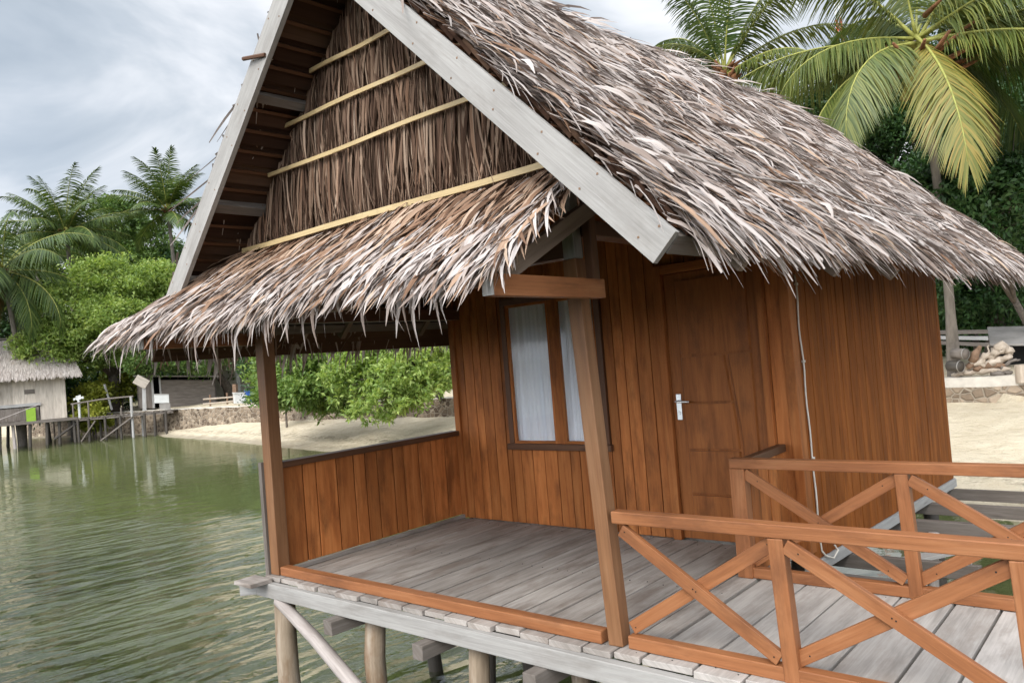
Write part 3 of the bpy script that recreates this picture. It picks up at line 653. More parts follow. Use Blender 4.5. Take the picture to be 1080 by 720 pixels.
# frayed right end
N = 90; tt = U(0, SL, N)
dd = np.tile(sd, (N, 1)); dd[:, 0] += U(0.1, 0.8, N)
root = np.stack([np.full(N, -2.06), SY0 + sd[1]*tt, SZ0 + sd[2]*tt], 1) + sn*U(0.01, 0.07, N)[:, None]
parts.append((*strips(root, unit(dd), np.tile(sn, (N, 1)), U(0.10, 0.22, N), U(0.012, 0.024, N), U(0.0, 0.04, N), U(0.0, 0.06, N), NRM(0, 0.6, N)), (U(0, 1, N) < 0.4).astype(int)))
v, q, u, m = cat(parts); v[:, 2] += 0.015*np.sin(v[:, 0]*3.3)
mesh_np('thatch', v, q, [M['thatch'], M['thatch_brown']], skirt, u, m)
mb = MB()
for x in (-5.4, -4.7, -4.0, -3.3, -2.7, -2.13):
    a = V((x, 2.50, 1.865)); b = V((x, 3.30, 2.27)) if x > -2.3 else V((x, 3.10, 2.31))
    mb.beam(a, b, 0.045, 0.085)
mb.pieces('skirt_rafter', M['rafter'], skirt, bevel=0.003)
mb = MB(); mb.bx(-5.75, -2.12, 2.44, 2.50, 1.83, 1.885); mb.build('eave_plate', M['dark'], skirt, bevel=0.003)
# brackets that carry the skirt
for x in (-2.10, -5.36):
    mb = MB(); mb.bx(x-0.03, x+0.03, 2.392, 3.25, 1.775, 1.87); b = mb.build('bracket_beam', M['rail'], house, bevel=0.003)
    mb = MB(); mb.bx(x-0.0285, x+0.0285, 2.380, 2.3905, 1.777, 1.868); mb.build('end_grain', M['grey'], b)
# ---- porch posts
def post(x0, x1, y, ztop, s, mats):
    mb = MB(); mb.beam((x0, y, 0.0), (x1, y, ztop), s, s, up=(0, 1, 0)); return mb.build('porch_post', mats, house, bevel=0.005)
post(-5.235, -5.235, 3.27, 1.93, 0.105, M['post'])
post(-2.18, -2.275, 3.285, 2.0, 0.086, M['post'])
mb = MB(); mb.beam((-2.275, 3.285, 2.003), (-2.29, 3.285, 2.60), 0.075, 0.075, up=(0, 1, 0)); mb.beam((-2.17, 3.30, 1.88), (-2.175, 3.30, 2.55), 0.05, 0.06, up=(0, 1, 0), m=1)
mb.pieces('post_extension', [M['grey'], M['dark']], house, bevel=0.004)
mb = MB(); mb.bx(-5.335, -5.292, 3.2, 3.245, -0.05, 0.86); mb.build('corner_board', M['joist'], house, bevel=0.003)
# stick poking out of the left slope
mb = MB(); mb.tube([(-4.02, 2.66, 3.50), (-4.22, 2.63, 3.53)], 0.013, 6); mb.build('stick', M['dark'], house)
# gap filler above the side wall
mb = MB(); 
for k in range(60):
    y = 5.40+k*0.06; 
    if y < 8.9: mb.bx(-1.965, -1.955, y, y+0.035, 2.40, 2.55)
mb.map(house_map); mb.build('eave_slat', M['dark'], house)

# ---- porch half wall
hw = thing('porch_half_wall', (-5.25, 4.3, 0), 'waist high varnished plank parapet closing the sea side of the porch', 'parapet')
mb = MB(); planks(mb, (-5.235, 3.33, 0), (0, 1, 0), 0.035, lambda u: 0.80, 1.97, 0.165, (1, 0, 0), 0.024, gap=0.011)
mb.bx(-5.29, -5.249, 3.33, 5.30, 0.04, 0.795); mb.build('board_panel', M['wall'], hw, bevel=0.003)
mb = MB(); mb.bx(-5.30, -5.19, 3.325, 5.312, 0.802, 0.85); mb.build('cap_rail', M['dark'], hw, bevel=0.005)
mb = MB(); mb.bx(-5.222, -5.192, 3.33, 5.30, 0.001, 0.034); mb.build('base_batten', M['deck'], hw, bevel=0.003)

# ================================================================== DECK ON PILES
deck = thing('timber_deck', (-3, 4, 0), 'weathered grey plank deck and walkway standing on round timber piles', 'deck')
mb = MB()
def deck_boards(x0, x1, y0, y1, w, skew=0.0, m=0):
    x = x0
    while x < x1-0.02:
        ww = w*random.uniform(0.82, 1.2); e = min(x+ww, x1); j = random.uniform(-0.018, 0.018)
        zt = random.uniform(-0.004, 0.0); p = (x+e)/2; dy = y1-y0
        mb.box((p + skew*0.5*dy, (y0+j+y1)/2, zt-0.0165), ((e-x-0.013)/2, 0, 0), (skew*dy/2, (y1-y0-j)/2, 0), (0, 0, 0.0165), m, jit=0.0025)
        x = e
deck_boards(-5.32, -2.0, 3.17, 5.31, 0.215, 0.015)
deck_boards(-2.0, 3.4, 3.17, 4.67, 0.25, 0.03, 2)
mb.bx(-5.42, -5.19, 2.98, 3.165, -0.034, -0.004, jit=0.004)
for x in np.arange(-5.2, 3.3, 0.105):
    for y in ((3.24, 4.25, 5.2) if x < -2.0 else (3.24, 4.58)):
        if random.random() < 0.8:
            xx, yy = x+random.uniform(-.02, .02), y+random.uniform(-.015, .015); mb.bx(xx-.004, xx+.004, yy-.004, yy+.004, -0.006, 0.0012, m=1)
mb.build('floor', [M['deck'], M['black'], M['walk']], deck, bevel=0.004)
mb = MB(); mb.bx(-5.36, 3.4, 3.125, 3.18, -0.145, -0.036); mb.build('edge_beam', M['barge'], deck, bevel=0.005)
for x in (-4.34, -3.46, -2.6, -1.6, -0.6, 0.4, 1.4, 2.4):
    mb = MB(); mb.bx(x-0.045, x+0.045, 3.03, 4.72 if x > -1.9 else 9.0, -0.245, -0.15, jit=0.004)
    if x <= -1.9: mb.map(house_map)
    mb.build('joist', M['joist'], deck, bevel=0.004)
mb = MB(); mb.beam((-5.50, 3.08, -0.10), (-5.2, 3.30, -0.09), 0.06, 0.10); mb.build('joist', M['grey'], deck, bevel=0.004)
mb = MB(); mb.bx(-5.36, 3.4, 4.68, 4.73, -0.15, -0.04) if False else mb.bx(-1.85, 3.4, 4.672, 4.72, -0.15, -0.04); mb.build('edge_beam', M['grey'], deck, bevel=0.004)
# cross joists sticking out from under the side wall
for y, x1, z in ((5.52, -1.28, -0.20), (6.08, -1.05, -0.20), (7.35, -0.92, -0.20), (8.10, 0.4, -0.20), (8.85, 0.5, -0.20)):
    mb = MB(); mb.bx(-5.0, x1, y-0.035, y+0.035, z-0.10, z+0.008, jit=0.004); mb.map(house_map); mb.build('cross_joist', M['joist'], deck, bevel=0.004)
def pile(x, y, ztop, r, mat='pile', lean=(0, 0), zb=-2.6):
    mb = MB(); n = 9; pts = []; rr = []
    for k in range(n):
        z = zb + (ztop-zb)*k/(n-1); pts.append((x + lean[0]*(ztop-z) + 0.012*math.sin(k*1.3+x*7), y + lean[1]*(ztop-z) + 0.012*math.cos(k*1.7+x*5), z)); rr.append(r*0.80*(1.12-0.12*k/(n-1)))
    mb.tube(pts, rr, 14, rough=0.03); return mb.build('piling', M[mat], deck, smooth=True)
for x, r in ((-5.26, .10), (-4.17, .088), (-3.20, .078), (-1.95, .09), (-0.7, .09), (0.6, .09), (1.9, .09)): pile(x, 3.30, -0.147, r, lean=(random.uniform(-.03, .03), random.uniform(-.03, .03)))
pile(-2.90, 3.55, -0.25, 0.07); pile(-2.55, 3.42, -0.25, 0.065, lean=(.04, .02)); pile(-3.75, 3.95, -0.25, 0.06, 'wetpile', lean=(-.03, 0)); pile(-3.05, 4.15, -0.25, 0.06, 'wetpile', lean=(.03, 0))
for x in (-5.1, -3.95, -2.75): pile(x, 4.62, -0.25, 0.075, 'wetpile', lean=(0.03, 0.02))
for x in (-5.0, -3.7, -2.3): pile(x, 6.2, -0.25, 0.085, 'wetpile')
for x in (-4.9, -3.5, -1.75): pile(x, 8.4, -0.28, 0.085, 'wetpile')
pile(-1.25, 6.85, -0.20, 0.06, 'pole', lean=(0.10, 0.02)); pile(-1.45, 6.95, -0.20, 0.05, 'pole', lean=(-0.05, 0.0)); pile(-0.3, 8.6, -0.28, 0.07, 'pile'); pile(0.0, 4.66, -0.15, 0.08); pile(-1.5, 4.66, -0.15, 0.08)
mb = MB(); mb.tube([(-5.12, 3.16, -0.16), (-4.65, 3.14, -0.36), (-4.15, 3.12, -0.62), (-3.55, 3.10, -0.98), (-2.9, 3.08, -1.5), (-2.4, 3.07, -2.0)], [0.042, 0.046, 0.05, 0.052, 0.056, 0.058], 10, rough=0.05)
mb.build('brace_pole', M['pole'], deck, smooth=True)
mb = MB(); mb.tube([(-5.6, 3.9, -0.42), (-4.5, 3.92, -0.46), (-3.4, 3.94, -0.50), (-2.2, 3.95, -0.52)], 0.055, 10, rough=0.05); mb.build('tie_log', M['wetpile'], deck, smooth=True)
mb = MB(); mb.tube([(-4.9, 4.55, -0.55), (-3.4, 4.52, -0.78), (-1.6, 4.5, -0.95)], 0.045, 10, rough=0.05); mb.build('tie_log', M['wetpile'], deck, smooth=True)
mb = MB(); mb.beam((-2.55, 3.05, -0.33), (-1.2, 3.6, -0.36), 0.10, 0.05); mb.build('tie_board', M['grey'], deck, bevel=0.004)
mb = MB(); mb.beam((-1.85, 5.35, -0.27), (-1.35, 5.9, -0.30), 0.18, 0.03); mb.beam((-1.6, 6.4, -0.32), (-1.15, 7.2, -0.33), 0.12, 0.03); mb.pieces('loose_plank', M['barge'], deck, bevel=0.003)

# ================================================================== RAILINGS
def railing(label, y, x0, posts, x1, ztop, first_post, side):
    r = thing('porch_railing', (x0, y, 0), label, 'railing')
    mb = MB(); mb.bx(x0, x1, y-0.036, y+0.036, ztop-0.062, ztop, jit=0.001); mb.build('top_rail', M['rail'], r, bevel=0.005)
    xs = [x0] + list(posts); pw = 0.036
    if first_post:
        mb = MB(); mb.bx(x0+0.002, x0+0.10, y-0.045, y+0.045, 0.0, ztop-0.063); mb.build('rail_post', M['rail'], r, bevel=0.005)
    for p in posts:
        mb = MB(); mb.beam((p+0.02, y, 0.0), (p-0.005, y, ztop-0.063), 0.07, 0.068, up=(0, 1, 0)); mb.build('rail_post', M['rail'], r, bevel=0.005)
    for i in range(len(xs)-1):
        a = xs[i] + (0.105 if i == 0 and first_post else (0.06 if i == 0 else pw+0.012)); b = xs[i+1]-pw-0.005
        mb = MB(); mb.bx(a-0.02, b+0.034, y-0.0305, y+0.0305, 0.001, 0.066); mb.build('bottom_rail', M['rail'], r, bevel=0.005)
        for dz, (za, zb) in ((-0.012, (ztop-0.092, 0.095)), (0.012, (0.095, ztop-0.092))):
            mb = MB(); mb.beam((a-0.012, y+dz*1.35, za), (b+0.012, y+dz*1.35, zb), 0.030, 0.066, up=(0, 0, 1)); pm = V(((a+b)/2, y-0.0165+dz*1.35, (za+zb)/2))
            for e in (-0.30, -0.006, 0.006, 0.30): mb.bx(pm.x+e*1.2-.0035, pm.x+e*1.2+.0035, pm.y-.0012, pm.y+.004, pm.z+e*(zb-za)/(b-a)*1.2-.0035, pm.z+e*(zb-za)/(b-a)*1.2+.0035, m=1)
            mb.build('cross_brace', [M['rail'], M['black']], r, bevel=0.004)
    return r
rl = railing('near orange brown timber railing with cross braces running from the porch post', 3.275, -2.145, (-1.30, -0.40, 0.5, 1.4), 1.44, 0.69, False, 1)
railing('far orange brown timber railing with cross braces beside the house side wall', 4.62, -2.10, (-1.09, -0.13, 0.83), 0.87, 0.755, True, 1)
# return rail and panel between far railing and house corner
rp = thing('return_panel', (-2.0, 4.98, 0), 'short boarded rail return joining the far railing to the house corner', 'railing panel')
mb = MB(); mb.bx(-2.05, -1.99, 4.66, 5.30, 0.70, 0.752); mb.build('top_rail', M['dark'], rp, bevel=0.004)
mb = MB(); planks(mb, (-2.015, 4.67, 0), (0, 1, 0), 0.01, lambda u: 0.698, 0.62, 0.16, (1, 0, 0)); mb.build('board_panel', M['wall'], rp, bevel=0.003)
kr = MB(); kr.bx(-5.17, -2.255, 3.225, 3.30, 0.001, 0.068, jit=0.001)
tag(kr.build('kick_rail', M['rail'], None, bevel=0.006), 'low varnished timber kerb along the open front edge of the porch floor', 'kerb rail')
# cable down the side wall
mb = MB(); pts = []
for k in range(24):
    t = k/23; z = 1.95 - t*2.0; pts.append((-1.893 + 0.004*math.sin(k*1.1), 5.50 + 0.05*t + 0.006*math.sin(k*0.9), z))
pts += [(-1.875, 5.58, -0.09), (-1.84, 5.64, -0.12), (-1.83, 5.72, -0.08), (-1.86, 5.74, -0.05)]
mb.tube(pts, 0.007, 6)
for z in (1.88, 1.32, 0.62, 0.12): mb.bx(-1.898, -1.878, 5.5+(1.95-z)*0.025-0.014, 5.5+(1.95-z)*0.025+0.014, z-0.008, z+0.008)
tag(mb.build('power_cable', M['cable'], None, smooth=True), 'thin white cable clipped down the side wall near the corner', 'cable')

# ================================================================== TERRAIN, WATER
SX = np.array([-200, -95, -62, -49, -44, -41.5, -33.8, -27, -23, -16, -9, -2, 4, 12, 30, 120.0]); SYv = np.array([12, 14, 17, 19.3, 20.3, 19.4, 18.4, 17.0, 16.2, 15.6, 14.2, 12.1, 11.0, 10.4, 9.5, 8.0])
WXs = np.array([-200, -95, -62, -49.5, -43, -34.8, -28, -22.7, -16, -3.6, 4, 14, 120.0]); WYs = np.array([13, 15, 18, 20.2, 20.9, 21.6, 21.4, 21.1, 21.3, 21.2, 20.4, 19.5, 17.5])
shoreY = lambda x: np.interp(x, SX, SYv); wallY = lambda x: np.interp(x, WXs, WYs)
WATER = -1.2
def ground_z(x, y):
    x = np.asarray(x, float); y = np.asarray(y, float); s = shoreY(x); w = wallY(x); base = np.interp(x, [-46, -38, -25, -8, 4], [-1.15, -0.70, -0.55, -0.42, -0.42])
    t = np.clip((y-s)/np.maximum(w-s, 0.3), 0, 1); beach = -1.2 + (base+1.2)*t**0.85
    k = np.interp(x, [-20, -4], [0.042, 0.10]); under = -1.2 - np.minimum(k*(s-y), 0.30 + 0.03*(s-y)); under = np.maximum(under, -2.7)
    land = 0.14 + np.minimum(0.035*(y-w), 2.5)
    return np.where(y < s, under, np.where(y <= w+0.12, beach, land))
def gz(x, y): return float(ground_z(x, y))
xs = np.concatenate([np.arange(-200, -64, 6), np.arange(-64, 12, 0.45), np.arange(12, 120, 5)])
ysn = np.concatenate([np.arange(-60, 4, 4), np.arange(4, 10, 1.0), np.arange(10, 24, 0.2), np.arange(24, 40, 1.2), np.arange(40, 200, 8), [260, 400]])
GXs, GYs = np.meshgrid(xs, ysn); Z = ground_z(GXs, GYs)
rough = 0.03*np.sin(GXs*1.9+GYs*0.7)*np.sin(GYs*2.3-GXs*0.4) + 0.02*np.sin(GXs*4.1)*np.cos(GYs*3.7)
Z = Z + np.where(GYs < wallY(GXs), rough*np.clip(np.abs(Z-WATER)*3, 0, 1), rough)
vv = np.stack([GXs, GYs, Z], -1).reshape(-1, 3); nx = len(xs)
i = np.arange(len(ysn)-1)[:, None]*nx + np.arange(nx-1)[None, :]
q = np.stack([i, i+1, i+nx+1, i+nx], -1).reshape(-1, 4)
kind(mesh_np('ground', vv, q, M['ground'], None, smooth=True), 'structure')
mb = MB(); mb.v = [V((-900, -900, WATER)), V((300, -900, WATER)), V((300, 24, WATER)), V((-900, 24, WATER))]; mb.poly((0, 1, 2, 3))
kind(mb.build('water', M['water']), 'structure')
mb = MB(); mb.v = [V((-900, -900, -2.9)), V((300, -900, -2.9)), V((300, 30, -2.9)), V((-900, 30, -2.9))]; mb.poly((0, 1, 2, 3))
kind(mb.build('sea_floor', M['ground']), 'structure')

# retaining wall
def ribbon(x0, x1, step, name, label, top=0.20, th=0.42, lip=0.03):
    mb = MB(); X = np.arange(x0, x1+0.01, step)
    for x in X:
        y = float(wallY(x)); zb = gz(x, y-0.3) - 0.5; j = random.uniform(-0.03, 0.03); tz = top + random.uniform(-0.03, 0.03)
        mb.v += [V((x, y-0.10+j, zb)), V((x, y+j*.5, tz-lip)), V((x, y+0.02+j*.5, tz)), V((x, y+th, tz)), V((x, y+th, zb))]
    for k in range(len(X)-1):
        for a in range(4): mb.poly([5*k+a, 5*k+5+a, 5*k+6+a, 5*k+1+a], m=1 if a in (1, 2) else 0)
    mb.poly([0, 1, 2, 3, 4]); e = 5*(len(X)-1); mb.poly([e+4, e+3, e+2, e+1, e])
    return tag(mb.build(name, [M['stone'], M['concrete']]), label, 'retaining wall')
ribbon(-60, -9.0, 0.6, 'retaining_wall', 'low rubble stone retaining wall behind the beach and the wooden footbridge')
ribbon(-8.9, 16, 0.6, 'retaining_wall', 'pale topped sea wall above the sand beyond the house side wall', 0.20, 0.42, 0.24)

# ================================================================== VEGETATION
def leaves_np(centers, axes, n_each, size, spread, up=0.35):
    """rosettes: diamond leaves radiating round each cluster centre (axis = outward direction)"""
    N = len(centers)*n_each; c = np.repeat(centers, n_each, 0); ax = np.repeat(axes, n_each, 0)
    d = unit(NRM(0, 1, (N, 3)) + ax*up*2.2 + np.array([0, 0, up])); L = size*U(0.65, 1.25, N)
    root = c + NRM(0, spread, (N, 3)); side = unit(np.cross(d, NRM(0, 1, (N, 3)) + np.array([0, 0, 1.2]))); w = L*U(0.16, 0.26, N)
    tip = root + d*L[:, None]; tip[:, 2] -= 0.18*L
    mid = root + d*(L*0.55)[:, None]
    v = np.stack([root, mid+side*w[:, None], tip, mid-side*w[:, None]], 1).reshape(-1, 3)
    return v, np.arange(N*4).reshape(-1, 4)
def blob_points(blobs, n, shell=0.55, bump=0.22):
    vol = np.array([b[1][0]*b[1][1]*b[1][2] for b in blobs])**0.67; vol = vol/vol.sum(); C, A = [], []
    for (c, r), f in zip(blobs, vol):
        k = int(n*f); d = unit(NRM(0, 1, (k, 3))); ph = U(0, 6.28, 6)
        wob = 1 + bump*(np.sin(d[:, 0]*5+ph[0])*np.sin(d[:, 1]*6+ph[1]) + 0.7*np.sin(d[:, 2]*8+ph[2])*np.sin(d[:, 0]*9+ph[3]))
        rr = (shell + (1-shell)*U(0, 1, k)**0.6)*wob; P_ = np.array(c) + d*rr[:, None]*np.array(r)
        # two thirds of the leaves gather in clumps at the branch ends
        rm = float(np.mean(r)); m = max(6, int(7 + 9*rm)); cd = unit(NRM(0, 1, (m, 3)) + np.array([0, 0, 0.35])); cr = U(0.72, 1.06, m)
        cc = np.array(c) + cd*cr[:, None]*np.array(r); w_ = U(0, 1, k) < 0.72; ci = RNG.integers(0, m, k); off = unit(NRM(0, 1, (k, 3)))*(U(0, 1, k)**0.5)[:, None]*np.array([1, 1, 0.62])*min(0.75, 0.42*rm**0.7)*U(0.7, 1.2, m)[ci][:, None]
        P_ = np.where(w_[:, None], cc[ci] + off, P_); d = np.where(w_[:, None], unit(off + np.array([0, 0, 0.25])), d)
        C.append(P_); A.append(d)
    return np.concatenate(C), np.concatenate(A)
def tree(name, label, base, blobs, n, each, size, mat, trunk_r=0.22, spread=0.12, group=None, shell=0.5, limbs=True, bend=(0, 0), catg='tree'):
    base = V(base); t = thing(name, base, label, catg, group)
    top = V(np.mean([np.array(b[0]) for b in blobs], 0)); mb = MB()
    m1 = base.lerp(top, 0.45) + V((bend[0], bend[1], 0)); root = base - V((0, 0, 0.4))
    mb.tube([root, base.lerp(m1, 0.5) + V((0.1, 0.05, 0)), m1], [trunk_r*1.25, trunk_r, trunk_r*0.8], 9, rough=0.08)
    for c, r in blobs:
        c = V(c); p = m1.lerp(c, 0.5) + V((random.uniform(-.3, .3), random.uniform(-.3, .3), random.uniform(0, .4)))
        mb.tube([m1 - V((0, 0, 0.1)), p, c], [trunk_r*0.6, trunk_r*0.42, trunk_r*0.15], 6, rough=0.1)
        for k in range(5 if limbs else 2):
            e = c + V((random.gauss(0, 1)*r[0]*.55, random.gauss(0, 1)*r[1]*.55, random.gauss(0.1, 1)*r[2]*.55))
            mb.tube([p.lerp(c, 0.5), p.lerp(e, 0.6) + V((0, 0, .1)), e], [trunk_r*0.25, trunk_r*0.16, trunk_r*0.05], 5)
    mb.build('trunk', M['bark'], t, smooth=True)
    C, A = blob_points(blobs, n, shell); v, q = leaves_np(C, A, each, size, spread)
    mesh_np('crown', v, q, M[mat], t)
    return t

def frond(mb_ribs, P0, az, el, L, droop, nl, leaf_len, leaf_w, hang, K=14, twist=0.0):
    """returns leaflet arrays; rib goes into mb_ribs"""
    h = np.array([math.cos(az), math.sin(az), 0]); pts = []; p = np.array(P0, float)
    a = el; seg = L/K
    for k in range(K+1):
        pts.append(p.copy()); p = p + seg*(h*math.cos(a) + np.array([0, 0, math.sin(a)])); a -= droop*(0.35+1.3*k/K)/K
    pts = np.array(pts)
    mb_ribs.tube([V(x) for x in pts], list(np.interp(np.arange(K+1)/K, [0, 0.12, 1], [0.055, 0.03, 0.006])*L/4.0), 5)
    t = np.concatenate([np.linspace(0.13, 1.0, nl)]*2) + U(-0.006, 0.006, 2*nl); t = np.clip(t, 0.1, 1); sg = np.repeat([1.0, -1.0], nl)
    base = np.stack([np.interp(t, np.arange(K+1)/K, pts[:, j]) for j in range(3)], 1)
    e = 1e-2; nx_ = np.stack([np.interp(np.clip(t+e, 0, 1), np.arange(K+1)/K, pts[:, j]) - np.interp(np.clip(t-e, 0, 1), np.arange(K+1)/K, pts[:, j]) for j in range(3)], 1); tan = unit(nx_)
    lat = np.array([-math.sin(az+twist), math.cos(az+twist), 0.0]); side = unit(lat - tan*(tan @ lat)[:, None])*sg[:, None]
    N = 2*nl; ll = leaf_len*np.interp(t, [0.1, 0.3, 0.6, 1.0], [0.7, 1.0, 0.95, 0.42])*U(0.85, 1.1, N)
    d = unit(tan*(U(0.45, 0.75, N)*np.interp(t, [0.0, 0.7, 0.9, 1.0], [1.0, 1.1, 2.2, 6.0]))[:, None] + side*1.0 + np.array([0, 0, -1])*hang*U(0.4, 1.2, N)[:, None])
    Kl = 4; Vt = np.zeros((N, Kl, 2, 3)); prof = [0.7, 1.0, 0.75, 0.08]
    wdir = unit(np.cross(d, unit(np.cross(tan, side))))
    for k in range(Kl):
        s = k/(Kl-1); c = base + d*(ll*s)[:, None]; c[:, 2] -= ll*(0.16+0.42*hang)*s*s
        w = leaf_w*prof[k]/2
        Vt[:, k, 0] = c - wdir*w; Vt[:, k, 1] = c + wdir*w
    b = (np.arange(N)*Kl*2)[:, None] + (np.arange(Kl-1)*2)[None, :]
    q = np.stack([b, b+1, b+3, b+2], -1).reshape(-1, 4)
    return Vt.reshape(-1, 3), q
def palm(label, base, crown, nf, L, mat, r0=0.16, leaf=(0.62, 0.05), spec=None, nl=62, dead=1, name='coconut_palm', hang=0.5, bow=(0.4, 0.2), seed=0, elmax=1.15, drp=(1.0, 1.7), nuts=1.0):
    rs = random.Random(seed); base = V(base); crown = V(crown); t = thing(name, base, label, 'palm tree')
    mb = MB(); n = 12; pts = []
    for k in range(n+1):
        s = k/n; p = (base - V((0, 0, 0.4))).lerp(crown, s); bw = math.sin(s*math.pi); pts.append(p + V((bow[0]*bw, bow[1]*bw, 0)))
    mb.tube(pts, [r0*(1.35-0.5*min(1, k/3) if k < 3 else 0.85-0.25*k/n) for k in range(n+1)], 10, rough=0.04); mb.build('trunk', M['palmbark'], t, smooth=True)
    fr = spec or []
    if not fr:
        for k in range(nf):
            az = k*2.39996 + rs.uniform(-.25, .25); s = (k+0.5)/nf
            el = elmax - 1.75*s**0.9 + rs.uniform(-.12, .12); fr.append((az, el, L*rs.uniform(0.85, 1.1), rs.uniform(*drp), mat))
        for k in range(dead): fr.append((rs.uniform(0, 6.28), -0.95, L*0.7, 0.6, 'palm_dead'))
    for az, el, l, dr, mt in fr:
        rb = MB(); v, q = frond(rb, crown + V((0, 0, rs.uniform(-0.15, 0.12))), az, el, l, dr, nl, leaf[0]*l/4.0, leaf[1], hang*rs.uniform(0.7, 1.3), twist=rs.uniform(-.2, .2))
        o = mesh_np('frond', v, q, M[mt], t); rb.build('rib', M['rachis'], o, smooth=True)
    hb = MB()
    for k in range(30):
        a = rs.uniform(0, 6.28); c = crown + V((math.cos(a)*0.2*nuts, math.sin(a)*0.2*nuts, rs.uniform(-0.45, 0.15)*nuts))
        hb.tube([c, c + V((math.cos(a)*0.3*nuts, math.sin(a)*0.3*nuts, rs.uniform(0.0, 0.3)))], [0.07, 0.03], 6)
    for k in range(14):
        a = rs.uniform(0, 6.28); c = crown + V((math.cos(a)*0.33*nuts, math.sin(a)*0.33*nuts, rs.uniform(-0.5, -0.05)*nuts))
        hb.tube([c+V((0, 0, .11)), c+V((0, 0, .06)), c, c-V((0, 0, .06)), c-V((0, 0, .11))], [0.03, 0.09, 0.11, 0.09, 0.02], 8)
    hb.build('nut_cluster', M['husk'], t, smooth=True)
    return t
def ground_pt(px, D, dy=0):       # point of the land below the view direction of column px at distance D
    d = ray(px, 420); x, y = d[0], d[1]; k = D/math.hypot(x, y); return V((x*k, y*k, gz(x*k, y*k)))
def bl(px, py, D, rx, ry=None, rz=None): c = far(px, py, D); return (tuple(c), (rx, ry or rx, rz or rx*0.75))

# right hand coconut palm, close behind the house
Dp = 19.0; cr = far(966, 42, Dp); az0 = math.atan2(ray(966, 300)[0], ray(966, 300)[1])   # heading of the view
vx = V((math.cos(az0), -math.sin(az0), 0))                                               # to the viewer's right
vd = V((math.sin(az0), math.cos(az0), 0))
def head(right, away): h = vx*right + vd*away; return math.atan2(h.y, h.x)
spec = [(head(-1, -0.25), 0.22, 4.1, 0.95, 'palm'), (head(-1, -0.7), 0.10, 3.5, 1.3, 'palm'), (head(-1, 0.4), 0.42, 4.6, 1.5, 'palm'), (head(-0.8, -0.7), -0.30, 4.0, 1.25, 'palm'),
        (head(0.20, -0.9), -0.58, 4.3, 0.95, 'palm_gold'), (head(-0.5, -0.9), -0.15, 3.9, 1.6, 'palm'),
        (head(1, -0.4), 0.36, 4.6, 1.25, 'palm'), (head(1, -0.1), 0.18, 4.6, 1.3, 'palm'), (head(1, -0.6), -0.18, 4.4, 0.9, 'palm'), (head(1, 0.5), 0.5, 4.4, 1.4, 'palm'), (head(1, 0.2), -0.25, 4.2, 0.9, 'palm_dark'),
        (head(-0.5, 0.8), 0.75, 4.0, 1.3, 'palm_dark'), (head(0.4, 0.9), 0.8, 4.0, 1.3, 'palm_dark'), (head(0.6, -0.2), 0.95, 4.2, 1.2, 'palm'), (head(-0.6, -0.2), 0.95, 4.2, 1.2, 'palm'),
        (head(0.1, 0.6), 1.1, 3.8, 1.2, 'palm'), (head(0.9, 0.9), -0.3, 3.8, 1.2, 'palm_dark'), (head(-0.9, 0.9), -0.15, 3.8, 1.2, 'palm_dark'), (head(0.2, 1), 0.1, 3.9, 1.3, 'palm_dark'),
        (head(-0.2, -0.4), 1.35, 3.4, 0.8, 'palm'), (head(0.5, 0.3), -0.8, 2.6, 0.5, 'palm_dead')]
b = far(1006, 395, 22.2); b.z = gz(b.x, b.y)
palm('tall coconut palm with one yellowing drooping frond behind the house roof', b, cr, 0, 4, 'palm', 0.135, (0.98, 0.030), [(a_, e_, l_*1.05, d_, m_) for a_, e_, l_, d_, m_ in spec], 165, hang=0.7, bow=(0.1, 0.1), seed=3, nuts=2.3)
# second palm, behind the ridge
c2 = far(764, 78, 24); vxx = vx
spec2 = [(head(-0.1, -0.2), 1.45, 4.4, 0.6, 'palm_dark'), (head(-1, -0.1), 0.95, 3.4, 2.1, 'palm'), (head(-0.7, 0.5), 1.05, 4.0, 1.2, 'palm_dark'), (head(1, -0.1), 0.95, 4.6, 1.0, 'palm'), (head(0.6, 0.2), 1.15, 4.8, 0.9, 'palm'),
         (head(1, 0.2), 0.55, 4.4, 1.3, 'palm'), (head(0.9, -0.4), 0.25, 3.6, 1.5, 'palm'), (head(-0.4, -0.4), 1.25, 4.0, 0.8, 'palm_dark'), (head(0.25, -0.3), 1.3, 4.5, 0.8, 'palm_dark'), (head(-0.9, 0.6), 0.3, 3.6, 1.5, 'palm_dark'), (head(0.4, 0.9), 0.4, 3.8, 1.4, 'palm_dark'), (head(-0.3, 0.9), 0.6, 3.8, 1.3, 'palm_dark')]
g2 = ground_pt(770, 24); palm('coconut palm with upright fronds rising just behind the roof ridge', g2, c2, 0, 4, 'palm', 0.15, (0.90, 0.034), spec2, 140, hang=0.4, seed=5)
